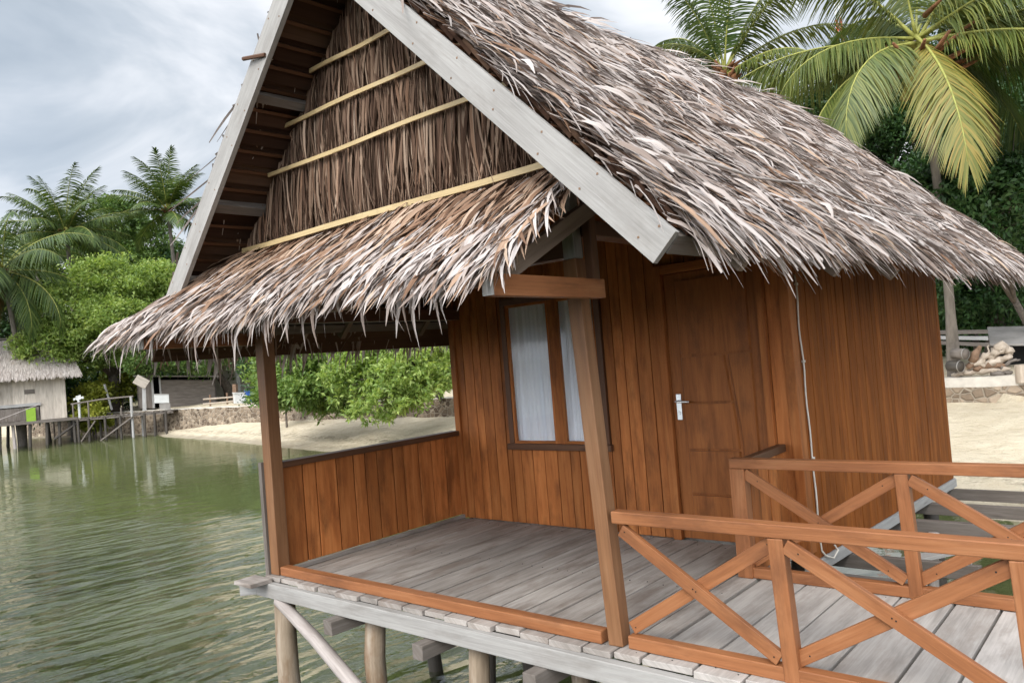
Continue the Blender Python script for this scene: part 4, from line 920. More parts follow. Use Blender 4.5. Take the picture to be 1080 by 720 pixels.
# left palms
g = ground_pt(72, 58); palm('coconut palm with arching fronds left of the rounded green tree', g, far(70, 246, 58), 30, 4.7, 'palm_dark', 0.2, (0.95, 0.06), None, 60, 0, hang=0.55, seed=11, elmax=1.45, drp=(0.6, 1.5))
g = ground_pt(184, 62); palm('coconut palm standing beside the grey barge board above the rounded tree', g, far(177, 222, 62), 28, 4.5, 'palm_dark', 0.2, (0.95, 0.065), None, 60, 0, hang=0.35, seed=12, elmax=1.5, drp=(0.5, 1.3))
g = ground_pt(20, 52); palm('coconut palm with long drooping fronds above the grey stilt shack', g, far(2, 285, 52), 24, 5.4, 'palm_dark', 0.2, (0.95, 0.06), None, 60, 2, hang=0.8, seed=13, elmax=1.1)
g = ground_pt(48, 66); palm('smaller coconut palm half hidden behind its taller neighbour at the shore', g, far(36, 268, 66), 18, 4.2, 'palm_dark', 0.2, (0.75, 0.085), None, 40, 0, hang=0.5, seed=14)
# rounded tree above the pier
g = ground_pt(118, 55)
tree('broadleaf_tree', 'large rounded bright green tree overhanging the footbridge at the shore', g,
     [bl(125, 300, 54, 2.8, 2.6, 1.8), bl(75, 330, 53, 2.5, 2.6, 1.7), bl(165, 310, 55, 2.4, 2.4, 1.9), bl(110, 345, 51.5, 2.6, 2.2, 1.5), bl(55, 365, 52, 1.8, 1.8, 1.3), bl(185, 345, 53, 2.6, 2.4, 2.0), bl(150, 365, 52, 2.0, 1.8, 1.3), bl(85, 375, 53, 2.2, 2, 1.3)],
     7500, 12, 0.25, 'leaf_bright', 0.35, 0.13)
g = ground_pt(245, 54)
tree('broadleaf_tree', 'green leafy tree seen below the skirt thatch beside the footbridge', g,
     [bl(215, 350, 54, 2.4, 2.4, 2.0), bl(255, 345, 53, 2.6, 2.4, 2.2), bl(215, 378, 51, 1.9, 1.8, 1.0), bl(160, 382, 51, 1.5, 1.4, 0.8)], 3600, 12, 0.25, 'leaf_mid', 0.3, 0.13)
g = ground_pt(122, 70)
tree('dark_tree', 'dark green tree showing between the two left hand palms', g, [bl(124, 238, 70, 2.6, 2.6, 2.2), bl(100, 262, 70, 2.6, 2.6, 2.0), bl(150, 262, 70, 2.6, 2.6, 2.0), bl(135, 290, 70, 3.5, 3, 2.5)], 3200, 11, 0.34, 'leaf_mid', 0.3, 0.2)
# backing trees
k = 0
for px, D, top, rr, lab in ((-40, 74, 300, 5.0, 'dark shore tree standing furthest left behind the stilt shack'), (30, 78, 290, 5.0, 'dark dense tree behind the shack roof ridge'), (150, 76, 300, 5.0, 'dark dense tree behind the rounded green tree'),
                       (215, 70, 300, 4.6, 'dark tree hidden behind the long skirt thatch'), (330, 46, 335, 3.2, 'dark tree behind the left part of the porch opening'), (420, 44, 330, 3.2, 'dark tree behind the middle of the porch opening'), (520, 40, 320, 3.2, 'dark tree behind the window wall of the house'),
                       (640, 40, 280, 3.4, 'dark tree standing behind the door wall of the house')):
    g = ground_pt(px, D); s = 795/D
    tree('dark_tree', lab, g, [bl(px, top, D, rr, rr, rr*0.8), bl(px-25*rr/4, top+50, D, rr*0.9, rr*.9, rr*.7), bl(px+25*rr/4, top+45, D-1, rr*.9, rr*.9, rr*.7), bl(px, top+85, D-2, rr, rr, rr*.55)], 2200, 9, 0.42 if D > 50 else 0.26, 'leaf_dark', 0.25, 0.25)
# tree framed by the porch opening
g = on_z(520, 412, 0.2); g.z = gz(g.x, g.y)
tree('shore_tree', 'bright green bushy tree leaning over the sand framed by the porch opening', g,
     [bl(425, 392, 26.5, 1.55, 1.4, 1.15), bl(400, 425, 25.5, 0.85, 0.9, 0.6), bl(380, 400, 26.3, 1.0, 1.1, 0.9), bl(455, 378, 27, 1.0, 1.0, 0.6), bl(440, 410, 26, 0.9, 0.9, 0.7), bl(470, 372, 28, 0.8, 0.8, 0.5)], 1500, 13, 0.20, 'leaf_bright', 0.16, 0.06, shell=0.6)
g = on_z(300, 418, 0.2); g.z = gz(g.x, g.y)
tree('shore_tree', 'deeper green bushy tree behind the left half of the porch opening', g,
     [bl(330, 385, 30, 1.9, 1.6, 1.4), bl(300, 390, 30.5, 1.4, 1.4, 1.3), bl(365, 375, 30, 1.4, 1.4, 1.2), bl(345, 415, 29.5, 1.1, 1.0, 0.8), bl(310, 410, 30, 0.9, 0.9, 0.5), bl(370, 420, 29, 0.8, 0.8, 0.6), bl(322, 402, 28.5, 1.2, 1.1, 0.95), bl(352, 398, 28.5, 1.2, 1.1, 1.0), bl(300, 412, 29, 1.0, 0.9, 0.6)], 2600, 12, 0.22, 'leaf_bush', 0.2, 0.08, shell=0.6)
# fallen branch behind it
mb = MB(); p = lambda x, y, D=30: far(x, y, D)
mb.tube([p(470, 402), p(484, 392), p(500, 383)], [0.12, 0.10, 0.07], 7, rough=.1); mb.tube([p(478, 396), p(494, 397), p(510, 400)], [0.07, 0.06, 0.04], 6, rough=.1); mb.tube([p(484, 392), p(490, 378), p(500, 370)], [0.06, 0.05, 0.03], 6)
mb.tube([p(470, 402), p(466, 412), p(462, 420)], [0.12, 0.12, 0.15], 7)
tag(mb.build('bare_branch', M['bark'], None, smooth=True), 'bare dark branches leaning above the beach at the porch corner', 'branch')
# dense trees on the right
g = ground_pt(1050, 27); tree('dark_tree', 'dense dark green tree filling the space right of the palm', g, [bl(1050, 200, 27, 2.2, 2.2, 1.9), bl(1075, 150, 28, 2.2, 2.2, 1.6), bl(1030, 255, 26.5, 1.9, 1.9, 1.5), bl(1090, 240, 26, 2.2, 2, 1.8), bl(1040, 300, 26, 1.8, 1.6, 1.0), bl(1010, 210, 28, 1.5, 1.5, 1.6)], 6500, 12, 0.17, 'leaf_dark', 0.25, 0.12)
g = ground_pt(920, 30); tree('dark_tree', 'dark leafy tree behind the drooping palm fronds', g, [bl(915, 120, 30, 2.2, 2.2, 1.8), bl(880, 90, 30, 1.3, 1.5, 1.1), bl(945, 160, 30, 2.2, 2.2, 2.0), bl(870, 150, 31, 2.2, 2, 1.8), bl(985, 150, 30, 1.8, 2.0, 1.9), bl(1010, 60, 31, 1.8, 2, 1.6), bl(930, 70, 32, 1.5, 1.6, 1.2), bl(1050, 90, 31, 1.8, 2, 1.8), bl(960, 110, 31, 1.8, 2, 1.6)], 7000, 12, 0.17, 'leaf_dark', 0.25, 0.12)
g = ground_pt(1080, 33); tree('dark_tree', 'tall dark tree at the far right behind the coconut palm', g, [bl(1070, 95, 33, 2.4, 2.2, 1.8), bl(1100, 60, 33, 2.6, 2.4, 2.0), bl(1110, 140, 32, 3, 2.6, 2.2), bl(1020, 110, 34, 1.6, 1.6, 1.2)], 4500, 12, 0.19, 'leaf_dark', 0.28, 0.14)
g = ground_pt(1000, 36); tree('dark_tree', 'low dark tree behind the palm trunk and driftwood', g, [bl(1000, 300, 36, 3, 2.4, 1.8), bl(1060, 310, 36, 3, 2.4, 1.8), bl(1110, 300, 36, 3, 2.4, 2.0), bl(960, 290, 36, 3, 2.4, 2)], 3000, 11, 0.22, 'leaf_dark', 0.22, 0.14)
g = ground_pt(1100, 25); tree('dark_tree', 'dark leafy tree reaching across below the yellowing palm frond', g, [bl(1003, 205, 20.6, 0.8, 0.8, 0.75), bl(1038, 225, 21, 1.1, 1.0, 1.0), bl(1065, 190, 22, 1.1, 1.1, 1.0), bl(1015, 255, 22, 0.9, 0.9, 0.8)], 1500, 12, 0.17, 'leaf_dark', 0.10, 0.10)
# far-off wood behind the shore, one mass
px_, ax_ = [], []
for x in np.arange(-135, 75, 3.2):
    y = float(wallY(x)) + (34 if x < -35 else 24) + random.uniform(-4, 5); h = random.uniform(3.0, 5.5)
    c_, a_ = blob_points([((x, y, gz(x, y)+h*0.45), (random.uniform(2.2, 3.6), 2.6, h*0.6))], 330, 0.4); px_.append(c_); ax_.append(a_)
v, q = leaves_np(np.concatenate(px_), np.concatenate(ax_), 9, 0.42, 0.25); kind(mesh_np('woodland', v, q, M['leaf_dark']), 'stuff')
# spiky plants and low bushes
def spiky(label, base, n, L, mat, name='spiky_plant'):
    t = thing(name, base, label, 'plant'); mb = MB(); v, q = [], []
    N = n; az = U(0, 6.28, N); el = U(0.15, 1.3, N); d = np.stack([np.cos(az)*np.cos(el), np.sin(az)*np.cos(el), np.sin(el)], 1)
    up = np.stack([-np.cos(az)*np.sin(el), -np.sin(az)*np.sin(el), np.cos(el)], 1)
    v, q, u = strips(np.tile(np.array(base), (N, 1)) + np.array([0, 0, 0.25])*U(0, 1, N)[:, None], d, up, L*U(0.7, 1.1, N), np.full(N, L*0.10), np.zeros(N), L*U(0.1, 0.4, N), np.zeros(N))
    mesh_np('leaf_rosette', v, q, M[mat], t); mb.tube([V(base)-V((0, 0, 0.2)), V(base)+V((0, 0, 0.35))], [0.08, 0.06], 7); mb.build('stem', M['bark'], t); return t
g = on_z(1026, 368, 0.3); g.z = gz(g.x, g.y)
spiky('spiky rosette plant growing beside the palm trunk and driftwood', g + V((0, 0, 0.5)), 42, 1.1, 'leaf_mid')
for px, py, D, r, mat, lab in ((96, 420, 53, 1.0, 'leaf_yellow', 'yellow green bush beside the white footbridge post'), (100, 443, 51, 0.8, 'leaf_yellow', 'low yellow bush growing on the bank under the footbridge rail'), (128, 408, 55, 1.3, 'leaf_yellow', 'yellow green shrub between the footbridge posts'), (55, 420, 58, 2.2, 'leaf_dark', 'dark bush behind the stilt shack corner'), (110, 405, 58, 2.6, 'leaf_dark', 'dark undergrowth bush below the rounded tree'), (160, 405, 60, 2.2, 'leaf_dark', 'dark bush behind the small dark hut'), (230, 405, 58, 2.0, 'leaf_mid', 'green bush right of the small dark hut'), (300, 415, 37, 0.8, 'leaf_mid', 'small green bush behind the left porch post'), (1055, 330, 27, 1.2, 'leaf_dark', 'dark bush hanging over the grey roof sheet'), (1005, 335, 30, 1.3, 'leaf_dark', 'dark bush behind the leaning palm trunk')):
    c = far(px, py, D); gg = V((c.x, c.y, gz(c.x, c.y))); t = thing('bush', gg, lab, 'bush')
    C, A = blob_points([(tuple(c), (r, r, r*0.75))], int(200*r+60), 0.3); v, q = leaves_np(C, A, 11, 0.32 if D > 40 else 0.24, 0.12); mesh_np('foliage', v, q, M[mat], t)
    mb = MB(); mb.tube([gg-V((0, 0, .3)), V((c.x, c.y, c.z))], [0.06, 0.03], 6); mb.build('stem', M['bark'], t)

# ================================================================== LEFT SHORE: STILT SHACK, FOOTBRIDGE, HUTS
U3 = V((0.32, 0.947, 0)); D3 = V((-0.947, 0.32, 0)); O3 = far(71, 443, 51.0)
def loc3(u, v, z): return V((O3.x, O3.y, 0)) + U3*u + D3*v + V((0, 0, z))
shack = thing('stilt_shack', loc3(-3, 1.5, 0.2), 'weathered grey plank shack with pale thatched roof standing on stilts over water', 'shack')
def lb(mb, u0, u1, v0, v1, z0, z1, m=0): mb.box(loc3((u0+u1)/2, (v0+v1)/2, (z0+z1)/2), U3*((u1-u0)/2), D3*((v1-v0)/2), V((0, 0, (z1-z0)/2)), m)
mb = MB(); planks(mb, loc3(-6.2, 0, 0), U3, 0.22, lambda u: 3.0, 6.2, 0.30, -D3, 0.03, holes=((2.6, 4.9, 0.25, 1.05),)); lb(mb, -6.2, 0, 0.03, 0.06, 0.22, 1.0) if False else None
mb.build('front_wall', M['oldwall'], shack)
mb = MB(); planks(mb, loc3(0, 0, 0), D3, 0.22, lambda u: 3.0 + (1.75-abs(u-1.75))*0.9, 3.5, 0.28, U3, 0.03); planks(mb, loc3(-6.2, 0, 0), D3, 0.22, lambda u: 3.0 + (1.75-abs(u-1.75))*0.9, 3.5, 0.28, -U3, 0.03); mb.pieces('end_wall', M['oldwall'], shack)
mb = MB(); planks(mb, loc3(-6.2, 3.5, 0), U3, 0.22, lambda u: 3.0, 6.2, 0.30, D3, 0.03); mb.build('rear_wall', M['oldwall'], shack)
mb = MB(); lb(mb, -3.65, -1.25, -0.10, -0.02, 1.05, 1.22); mb.build('hatch_ledge', M['grey'], shack)
mb = MB(); planks(mb, loc3(-3.6, -0.035, 0), U3, 0.27, lambda u: 1.0, 2.25, 0.32, -D3, 0.03); mb.build('hatch_door', M['joist'], shack)
mb = MB(); lb(mb, -2.0, -1.5, -0.035, -0.02, 1.75, 2.0); mb.build('vent_board', M['joist'], shack)
# roof
mb = MB(); sl = []
for sg in (0, 1):
    v0, v1 = (-0.55, 1.75) if sg == 0 else (1.75, 4.05)
    z0, z1 = (2.72, 4.95) if sg == 0 else (4.95, 2.72)
    a = [loc3(-6.7, v0, z0), loc3(0.85, v0, z0), loc3(0.2, v1, z1), loc3(-6.7, v1, z1)] if sg == 0 else [loc3(-6.7, v0, z0), loc3(0.2, v0, z0), loc3(0.85, v1, z1), loc3(-6.7, v1, z1)]
    o = len(mb.v); mb.v += a + [x-V((0, 0, 0.12)) for x in a]
    for f in ((0, 1, 2, 3), (7, 6, 5, 4), (0, 4, 5, 1), (1, 5, 6, 2), (2, 6, 7, 3), (3, 7, 4, 0)): mb.poly([o+i for i in f], [(0, 0)]*4)
sroof = mb.build('roof', M['thatch_pale'], shack)
parts = []
dn = np.array(loc3(0, -0.55, 2.72) - loc3(0, 1.75, 4.95)); Ls = np.linalg.norm(dn); dn /= Ls; u3 = np.array(U3); nn = unit(np.cross(u3, dn)[None])[0]; nn *= np.sign(nn[2])
for t in np.arange(0, Ls, 0.16):
    N = 330; s = U(0, 1, N); u0, u1 = -6.7, 0.2+0.65*t/Ls; top = np.array(loc3(0, 1.75, 4.95))
    root = top + u3*(u0+(u1-u0)*s)[:, None] + dn*(t+NRM(0, 0.05, N))[:, None] + nn*U(0.0, 0.04, N)[:, None]
    dd = unit(np.tile(dn, (N, 1)) + u3*NRM(0, 0.10, N)[:, None]); parts.append((*strips(root, dd, np.tile(nn, (N, 1)), U(0.25, 0.42, N), U(0.03, 0.07, N), U(0, .02, N), U(0, .03, N), NRM(0, .25, N), 3), 0))
v, q, u, m = cat(parts); mesh_np('thatch', v, q, M['thatch_pale'], sroof, u)
mb = MB(); mb.tube([loc3(-6.7, 1.72, 5.05), loc3(0.2, 1.72, 5.03)], 0.07, 6); mb.build('ridge_pole', M['joist'], sroof)
mb = MB()
for u_, du in ((-4.3, 0.1), (-2.3, 0.55), (0.1, 0.0)): mb.tube([loc3(u_, 1.75, 5.25), loc3(u_+du, 1.25, 4.6)], 0.05, 6)
mb.pieces('ridge_stick', M['joist'], sroof)
mb = MB(); lb(mb, -7.0, 0.5, -1.3, 3.7, 0.08, 0.2); mb.build('platform', M['joist'], shack)
for k, (u_, v_) in enumerate([(-6.2, -1.1), (-5.2, -1.0), (-4.4, -1.15), (-3.9, -0.9), (-3.2, -1.1), (-2.6, -1.0), (-1.8, -1.1), (-1.0, -1.05), (-0.4, -1.0), (0.3, -1.0), (-5.5, 1.2), (-4, 1.2), (-2.5, 1.2), (-1, 1.2), (0.3, 1.4), (-5.5, 3.3), (-3, 3.3), (-1, 3.3), (0.3, 3.3)]):
    mb = MB(); mb.tube([loc3(u_+random.uniform(-.2, .2), v_, -2.4), loc3(u_, v_, 0.09)], [0.10, 0.085], 7); mb.build('piling', M['wetpile'] if k % 7 != 5 else M['pole'], shack)
mb = MB(); mb.tube([loc3(-0.7, -1.05, -0.9), loc3(0.7, -1.0, 0.05)], 0.07, 6); mb.build('brace_pole', M['wetpile'], shack)
# things at the shack
mb = MB(); c = loc3(-1.75, -0.16, 0.55)
mb.box(c, U3*0.23, D3*0.02, V((0, 0, 0.36))); mb.tube([c+V((0, 0, .36))-U3*.26, c+V((0, 0, .37))+U3*.26], 0.025, 6)
tag(mb.build('hanging_cloth', M['lime'], None, bevel=0.01), 'lime green cloth hanging on the front of the stilt shack', 'cloth')
mb = MB(); c = loc3(-3.5, -0.18, 1.62)
mb.tube([c+V((0, 0, -.25)), c+V((0, 0, -.05)), c+V((0, 0, .1)), c + U3*0.15 + V((0, 0, .35)), c+U3*.05+V((0, 0, .5))], [0.10, 0.13, 0.07, 0.20, 0.04], 9); mb.tube([c+V((0, 0, .3)), c-U3*.35+V((0, 0, .4))], [0.05, 0.03], 6)
tag(mb.build('white_bundle', M['white'], None, smooth=True), 'small white bundle hung on the shack front wall above the ledge', 'bundle')
mb = MB(); mb.tube([loc3(-3.6, -0.9, 0.32), loc3(-1.2, -0.5, 1.15)], 0.025, 6); tag(mb.build('fishing_pole', M['pole'], None), 'thin pale pole leaning on the shack platform below the hatch', 'pole')
# footbridge
fb = thing('footbridge', far(130, 440, 50.5), 'rickety wooden footbridge linking the stilt shack to the stone wall', 'footbridge')
A = loc3(0.5, -0.6, 0.12); B = far(187, 432, 47.5); B.z = 0.16; dAB = (B-A).normalized(); sAB = V((-dAB.y, dAB.x, 0)); LAB = (B-A).length
mb = MB(); k = 0.0
while k < LAB:
    p = A + (B-A)*(k/LAB); mb.box(p, dAB*0.10, sAB*0.6, V((0, 0, 0.025)), jit=0.02); k += 0.23
mb.build('walkway', M['joist'], fb)
mb = MB()
for s in (-.5, .5): mb.beam(A+sAB*s-V((0, 0, .08)), B+sAB*s-V((0, 0, .08)), 0.08, 0.1)
mb.pieces('bearer', M['joist'], fb)
for t_, zt in ((0.06, 0.05), (0.17, .05), (0.33, .05), (0.48, 0.05), (0.60, 1.0), (0.72, .05), (0.82, .05), (0.93, .05)):
    for s in (-.55, .55):
        p = A + (B-A)*t_ + sAB*s; z1 = p.z + (zt if s < 0 else 0.0)
        mb = MB(); mb.tube([V((p.x+random.uniform(-.15, .15), p.y, -2.2)), V((p.x, p.y, z1))], 0.07, 7); mb.build('post', M['wetpile'] if zt < 1 else M['grey'], fb)
mb = MB(); mb.tube([A+dAB*0.0+V((0, 0, .85))-sAB*.5, A+(B-A)*.3+V((0, 0, .98))-sAB*.5, A+(B-A)*0.62+V((0, 0, 1.0))-sAB*.5], 0.045, 6); mb.build('hand_rail', M['joist'], fb)
mb = MB(); mb.tube([A+dAB*0.1-sAB*.5, A+dAB*0.1-sAB*.5+V((0, 0, .9))], 0.05, 6); mb.tube([A+dAB*1.0-sAB*.5, A+dAB*1.0-sAB*.5+V((0, 0, .95))], 0.05, 6); mb.tube([A+(B-A)*.48-sAB*.4, A+(B-A)*.48-sAB*.4+V((0, 0, .4))], 0.05, 6); mb.pieces('rail_post', M['joist'], fb)
mb = MB(); mb.tube([A+(B-A)*.30-sAB*.8+V((0, 0, -1.35)), A+(B-A)*.62-sAB*.7+V((0, 0, -0.15))], 0.05, 6); mb.tube([A+(B-A)*.10-sAB*.7+V((0, 0, -1.3)), A+(B-A)*.25-sAB*.7+V((0, 0, -0.2))], 0.05, 6); mb.pieces('brace_pole', M['joist'], fb)
# diagonal leaning pole
mb = MB(); mb.tube([far(118, 432, 52), far(110, 405, 52)], 0.07, 6); tag(mb.build('leaning_pole', M['grey'], None), 'grey pole leaning beside the footbridge under the rounded tree', 'pole')
# white little post with ragged head
wp = thing('marker_post', far(84, 441, 50), 'short white post with a ragged white top at the shack end of the footbridge', 'post')
mb = MB(); mb.tube([far(84.5, 444, 50), far(83, 421, 50)], 0.07, 7); mb.build('shaft', M['white'], wp)
mb = MB(); c = far(82.5, 419, 50); mb.box(c, dAB*0.16, sAB*0.03, V((0, 0, .12)), jit=.05); mb.box(c+dAB*.22+V((0, 0, -.03)), dAB*0.08, sAB*.025, V((0, 0, .06)), jit=.03); mb.box(c-dAB*.2+V((0, 0, -.08)), dAB*0.07, sAB*.025, V((0, 0, .05)), jit=.03); mb.pieces('head', M['white'], wp)
# tilted board on a post
tb = thing('board_sign', far(152, 433, 48), 'square pale board nailed tilted on top of a grey post', 'sign board')
mb = MB(); mb.beam(far(152.5, 433, 48), far(151.5, 404, 48), 0.20, 0.20); mb.build('post', M['grey'], tb)
mb = MB(); c = far(149, 402.5, 47.85); vr = (far(160, 402, 48)-far(140, 402, 48)).normalized(); vn = V((0, 0, 1)).cross(vr); r1 = (vr*0.84 - V((0, 0, .50))).normalized(); r2 = r1.cross(vn)
mb.box(c, r1*0.36, r2*0.27, vn*0.02); mb.build('board', M['oldwall'], tb, bevel=.01)
# white box on a stand
bs = thing('cool_box', far(170, 432, 47.5), 'pale white box set on a small grey stand beside the dark hut', 'box')
mb = MB(); c = far(170.5, 420.5, 47.5); mb.box(c, vr*0.38, vn*0.25, V((0, 0, .24))); mb.build('tub', M['white'], bs, bevel=.02)
mb = MB(); mb.box(c+V((0, 0, .265)), vr*0.40, vn*0.27, V((0, 0, .025))); mb.build('lid', M['tin'], bs, bevel=.01)
mb = MB(); mb.box(c+vr*.14+V((0, 0, -.42)), vr*0.28, vn*0.22, V((0, 0, .17))); mb.build('stand', M['tin'], bs)
# dark hut
hut = thing('dark_hut', far(190, 432, 52), 'small dark grey hut with open doorway under the trees', 'hut')
c = far(190, 433, 52); zb = 0.15
def hb(mb, u0, u1, v0, v1, z0, z1): mb.box(V((c.x, c.y, 0)) + vr*((u0+u1)/2) + vn*(-(v0+v1)/2) + V((0, 0, (z0+z1)/2)), vr*((u1-u0)/2), vn*((v1-v0)/2), V((0, 0, (z1-z0)/2)))
sgn = 1 if (vn.dot(V((c.x, c.y, 0))) > 0) else -1
def hbx(name, mat, *bxs):
    mb = MB()
    for u0, u1, v0, v1, z0, z1 in bxs:
        mb.box(V((c.x, c.y, 0)) + vr*((u0+u1)/2) + vn*(sgn*(v0+v1)/2) + V((0, 0, (z0+z1)/2)), vr*((u1-u0)/2), vn*((v1-v0)/2), V((0, 0, (z1-z0)/2)))
    return mb.pieces(name, mat, hut)
hbx('front_wall', M['joist'], (-1.0, 2.2, 0, .08, zb, 1.9), (-2.35, -1.55, 0, .08, zb, 2.1))
hbx('door_post', M['grey'], (-1.55, -1.42, -.05, .1, zb, 2.2), (-1.1, -1.0, -.05, .1, zb, 2.2))
hbx('rear_wall', M['black'], (-2.35, 2.2, 2.0, 2.08, zb, 2.1)); hbx('end_wall', M['joist'], (2.12, 2.2, 0, 2, zb, 2.0), (-2.35, -2.27, 0, 2, zb, 2.0))
hbx('roof', M['tin'], (-2.5, 2.4, -.5, 2.3, 2.1, 2.18))
# cream house behind
c = far(268, 430, 56); hut = thing('cream_house', V((c.x, c.y, 0.3)), 'pale cream house with grey roof half hidden behind the skirt thatch', 'house')
hbx('wall', M['plaster'], (-2.6, -0.35, 0, .15, .1, 3.0), (0.75, 2.6, 0, .15, .1, 3.0), (-0.35, 0.75, 0, .15, .1, 1.3), (-0.35, 0.75, 0, .15, 2.55, 3.0), (-2.6, 2.6, 3, 3.15, .1, 3.0))
hbx('window', M['joist'], (-0.35, 0.75, .05, .1, 1.3, 2.55)); hbx('pillar', M['white'], (-1.2, -0.95, -1.4, -1.15, .1, 3.0), (1.0, 1.25, -1.4, -1.15, .1, 3.0))
hbx('roof', M['tin'], (-3.2, 3.2, -1.7, 3.6, 3.05, 3.2), (-2.6, 2.6, -0.9, 2.8, 3.2, 3.9), (-1.8, 1.8, 0.1, 2.0, 3.9, 4.5))
# yard clutter on the wall
for px, py, D, s, mat, nm, lab, ct in ((255, 420, 47, (.45, .3, .3), 'white', 'white_crate', 'white crate standing on the wall near the left porch post', 'crate'), (264.5, 419, 46.8, (.28, .3, .36), 'blue', 'blue_crate', 'blue crate beside the white crate near the left porch post', 'crate')):
    c = far(px, py, D); t = thing(nm, c - V((0, 0, s[2])), lab, ct); mb = MB()
    mb.box(c, vr*s[0], vn*s[1], V((0, 0, s[2]))); mb.build('box', M[mat], t, bevel=.02)
    mb = MB(); mb.box(c+V((0, 0, s[2]+.02)), vr*(s[0]+.03), vn*(s[1]+.03), V((0, 0, .03))); mb.build('rim', M[mat], t, bevel=.01)
    for sx in (-1, 1):
        for sy in (-1, 1):
            mb = MB(); q = c + vr*(s[0]*.85*sx) + vn*(s[1]*.85*sy); mb.beam((q.x, q.y, q.z-s[2]), (q.x, q.y, gz(q.x, q.y)), .06, .06, up=(1, 0, 0)); mb.build('foot', M['rust'], t)
yf = thing('yard_fence', far(250, 427, 47.5), 'low broken pole fence on top of the stone wall', 'fence')
for px, y0, y1, w in ((222, 428, 416, .05), (240, 428, 414, .06), (248.5, 429, 405, .16), (275, 426, 412, .06), (288, 426, 412, .06)):
    mb = MB(); mb.tube([far(px, y0+3, 47.5), far(px-.6, y1, 47.5)], w, 6); mb.build('post', M['rust'], yf)
mb = MB(); mb.tube([far(214, 421, 47.5), far(292, 415, 47.5)], 0.05, 6); mb.tube([far(214, 426, 47.5), far(292, 419, 47.5)], 0.05, 6); mb.pieces('rail', M['drift'], yf)
# telecom mast far behind
c = far(888, 60, 160); tm = thing('lattice_mast', V((c.x, c.y, 2)), 'red and white lattice mast far behind the palms', 'mast')
for k in range(16):
    mb = MB(); z0, z1 = 2+k*4.3, 2+(k+1)*4.3; w0, w1 = 2.6-.13*k, 2.6-.13*(k+1)
    for sx, sy in ((-1, -1), (1, -1), (1, 1), (-1, 1)):
        mb.tube([V((c.x+sx*w0/2, c.y+sy*w0/2, z0)), V((c.x+sx*w1/2, c.y+sy*w1/2, z1))], .10, 4); mb.tube([V((c.x+sx*w0/2, c.y+sy*w0/2, z0)), V((c.x-sy*w1/2, c.y+sx*w1/2, z1))], .06, 4)
    mb.build('section', M['red'] if k % 2 else M['white'], tm)

# ================================================================== RIGHT SHORE
vr2 = (far(1060, 380, 20)-far(1000, 380, 20)).normalized(); vn2 = V((0, 0, 1)).cross(vr2); vn2 = vn2 if vn2.dot(far(1030, 380, 20)) > 0 else -vn2
dpz = lambda px, py, D=21.6: far(px, py, D)
def log(pts, rad, name, label, mat='drift', group='driftwood logs heaped on the sea wall'):
    mb = MB(); q_ = [dpz(*p) for p in pts]; fine = []; fr_ = []
    for k in range(len(q_)-1):
        for e in range(4): fine.append(q_[k].lerp(q_[k+1], e/4) + V((random.uniform(-.03, .03), random.uniform(-.05, .05), random.uniform(-.03, .03)))); fr_.append((rad[k]+(rad[k+1]-rad[k])*e/4)*random.uniform(.8, 1.2))
    mb.tube(fine + [q_[-1]], fr_ + [rad[-1]*.6], 8, rough=0.18); tag(mb.build(name, M[mat], None, smooth=True), label, 'driftwood', group)
heap = [('driftwood_log', 'long bleached log slanting up through the driftwood heap', [(1006, 397), (1020, 388), (1034, 380), (1046, 372)], [.05, .075, .085, .06], 'drift'),
 ('driftwood_log', 'bleached log lying flat along the front of the driftwood heap', [(1018, 393), (1040, 391), (1066, 389)], [.06, .08, .05], 'drift'),
 ('driftwood_log', 'thick log lying near the top of the driftwood heap', [(1038, 384), (1054, 379), (1068, 376)], [.08, .10, .06], 'drift'),
 ('driftwood_log', 'stubby brown log standing up behind the driftwood heap', [(1022, 388), (1028, 376), (1034, 365)], [.08, .085, .075], 'rust'),
 ('driftwood_root', 'knobbly pale root crowning the driftwood heap', [(1044, 378), (1050, 371), (1056, 366), (1063, 369), (1067, 376)], [.05, .10, .15, .11, .04], 'drift'),
 ('driftwood_log', 'short pale log at the palm end of the driftwood heap', [(1004, 396), (1012, 393), (1022, 394)], [.04, .06, .035], 'drift'),
 ('driftwood_log', 'short log at the foot of the driftwood heap below the root', [(1046, 394), (1057, 394), (1068, 392)], [.05, .07, .045], 'joist'),
 ('driftwood_log', 'thin log crossing downwards in front of the driftwood heap', [(1026, 378), (1038, 385), (1050, 393)], [.03, .05, .03], 'drift'),
 ('driftwood_branch', 'thin pale branch sticking up left of the knobbly root', [(1036, 384), (1040, 374), (1043, 364)], [.035, .028, .014], 'drift'),
 ('driftwood_branch', 'forked grey branch lying over the right end of the driftwood heap', [(1056, 388), (1066, 382), (1076, 379)], [.04, .045, .02], 'joist'),
 ('driftwood_log', 'dark brown log wedged under the middle of the driftwood heap', [(1026, 390), (1044, 386), (1062, 384)], [.05, .075, .05], 'rust'),
 ('driftwood_branch', 'pale crooked branch resting against the brown standing log', [(1014, 392), (1022, 384), (1030, 381), (1040, 377)], [.03, .045, .04, .02], 'drift')]
for nm_, lab_, pts_, rad_, mat_ in heap: log(pts_, rad_, nm_, lab_, mat_)
for px, py, lab, mt in ((1012, 373, 'brown rolled drum lying beside the palm trunk', 'joist'), (1007, 386, 'dark open drum lying at the foot of the palm trunk', 'wetpile')):
    c = dpz(px, py, 21.4); t = thing('drum', c, lab, 'drum'); mb = MB(); ax = vr2*0.8 - vn2*0.6
    mb.tube([c-ax*.16, c+ax*.16], .13, 14); mb.build('barrel', M[mt], t, smooth=True); mb = MB(); mb.tube([c+ax*.14, c+ax*.17], .14, 14, cap=False); mb.build('rim', M['tin'], t, smooth=True)
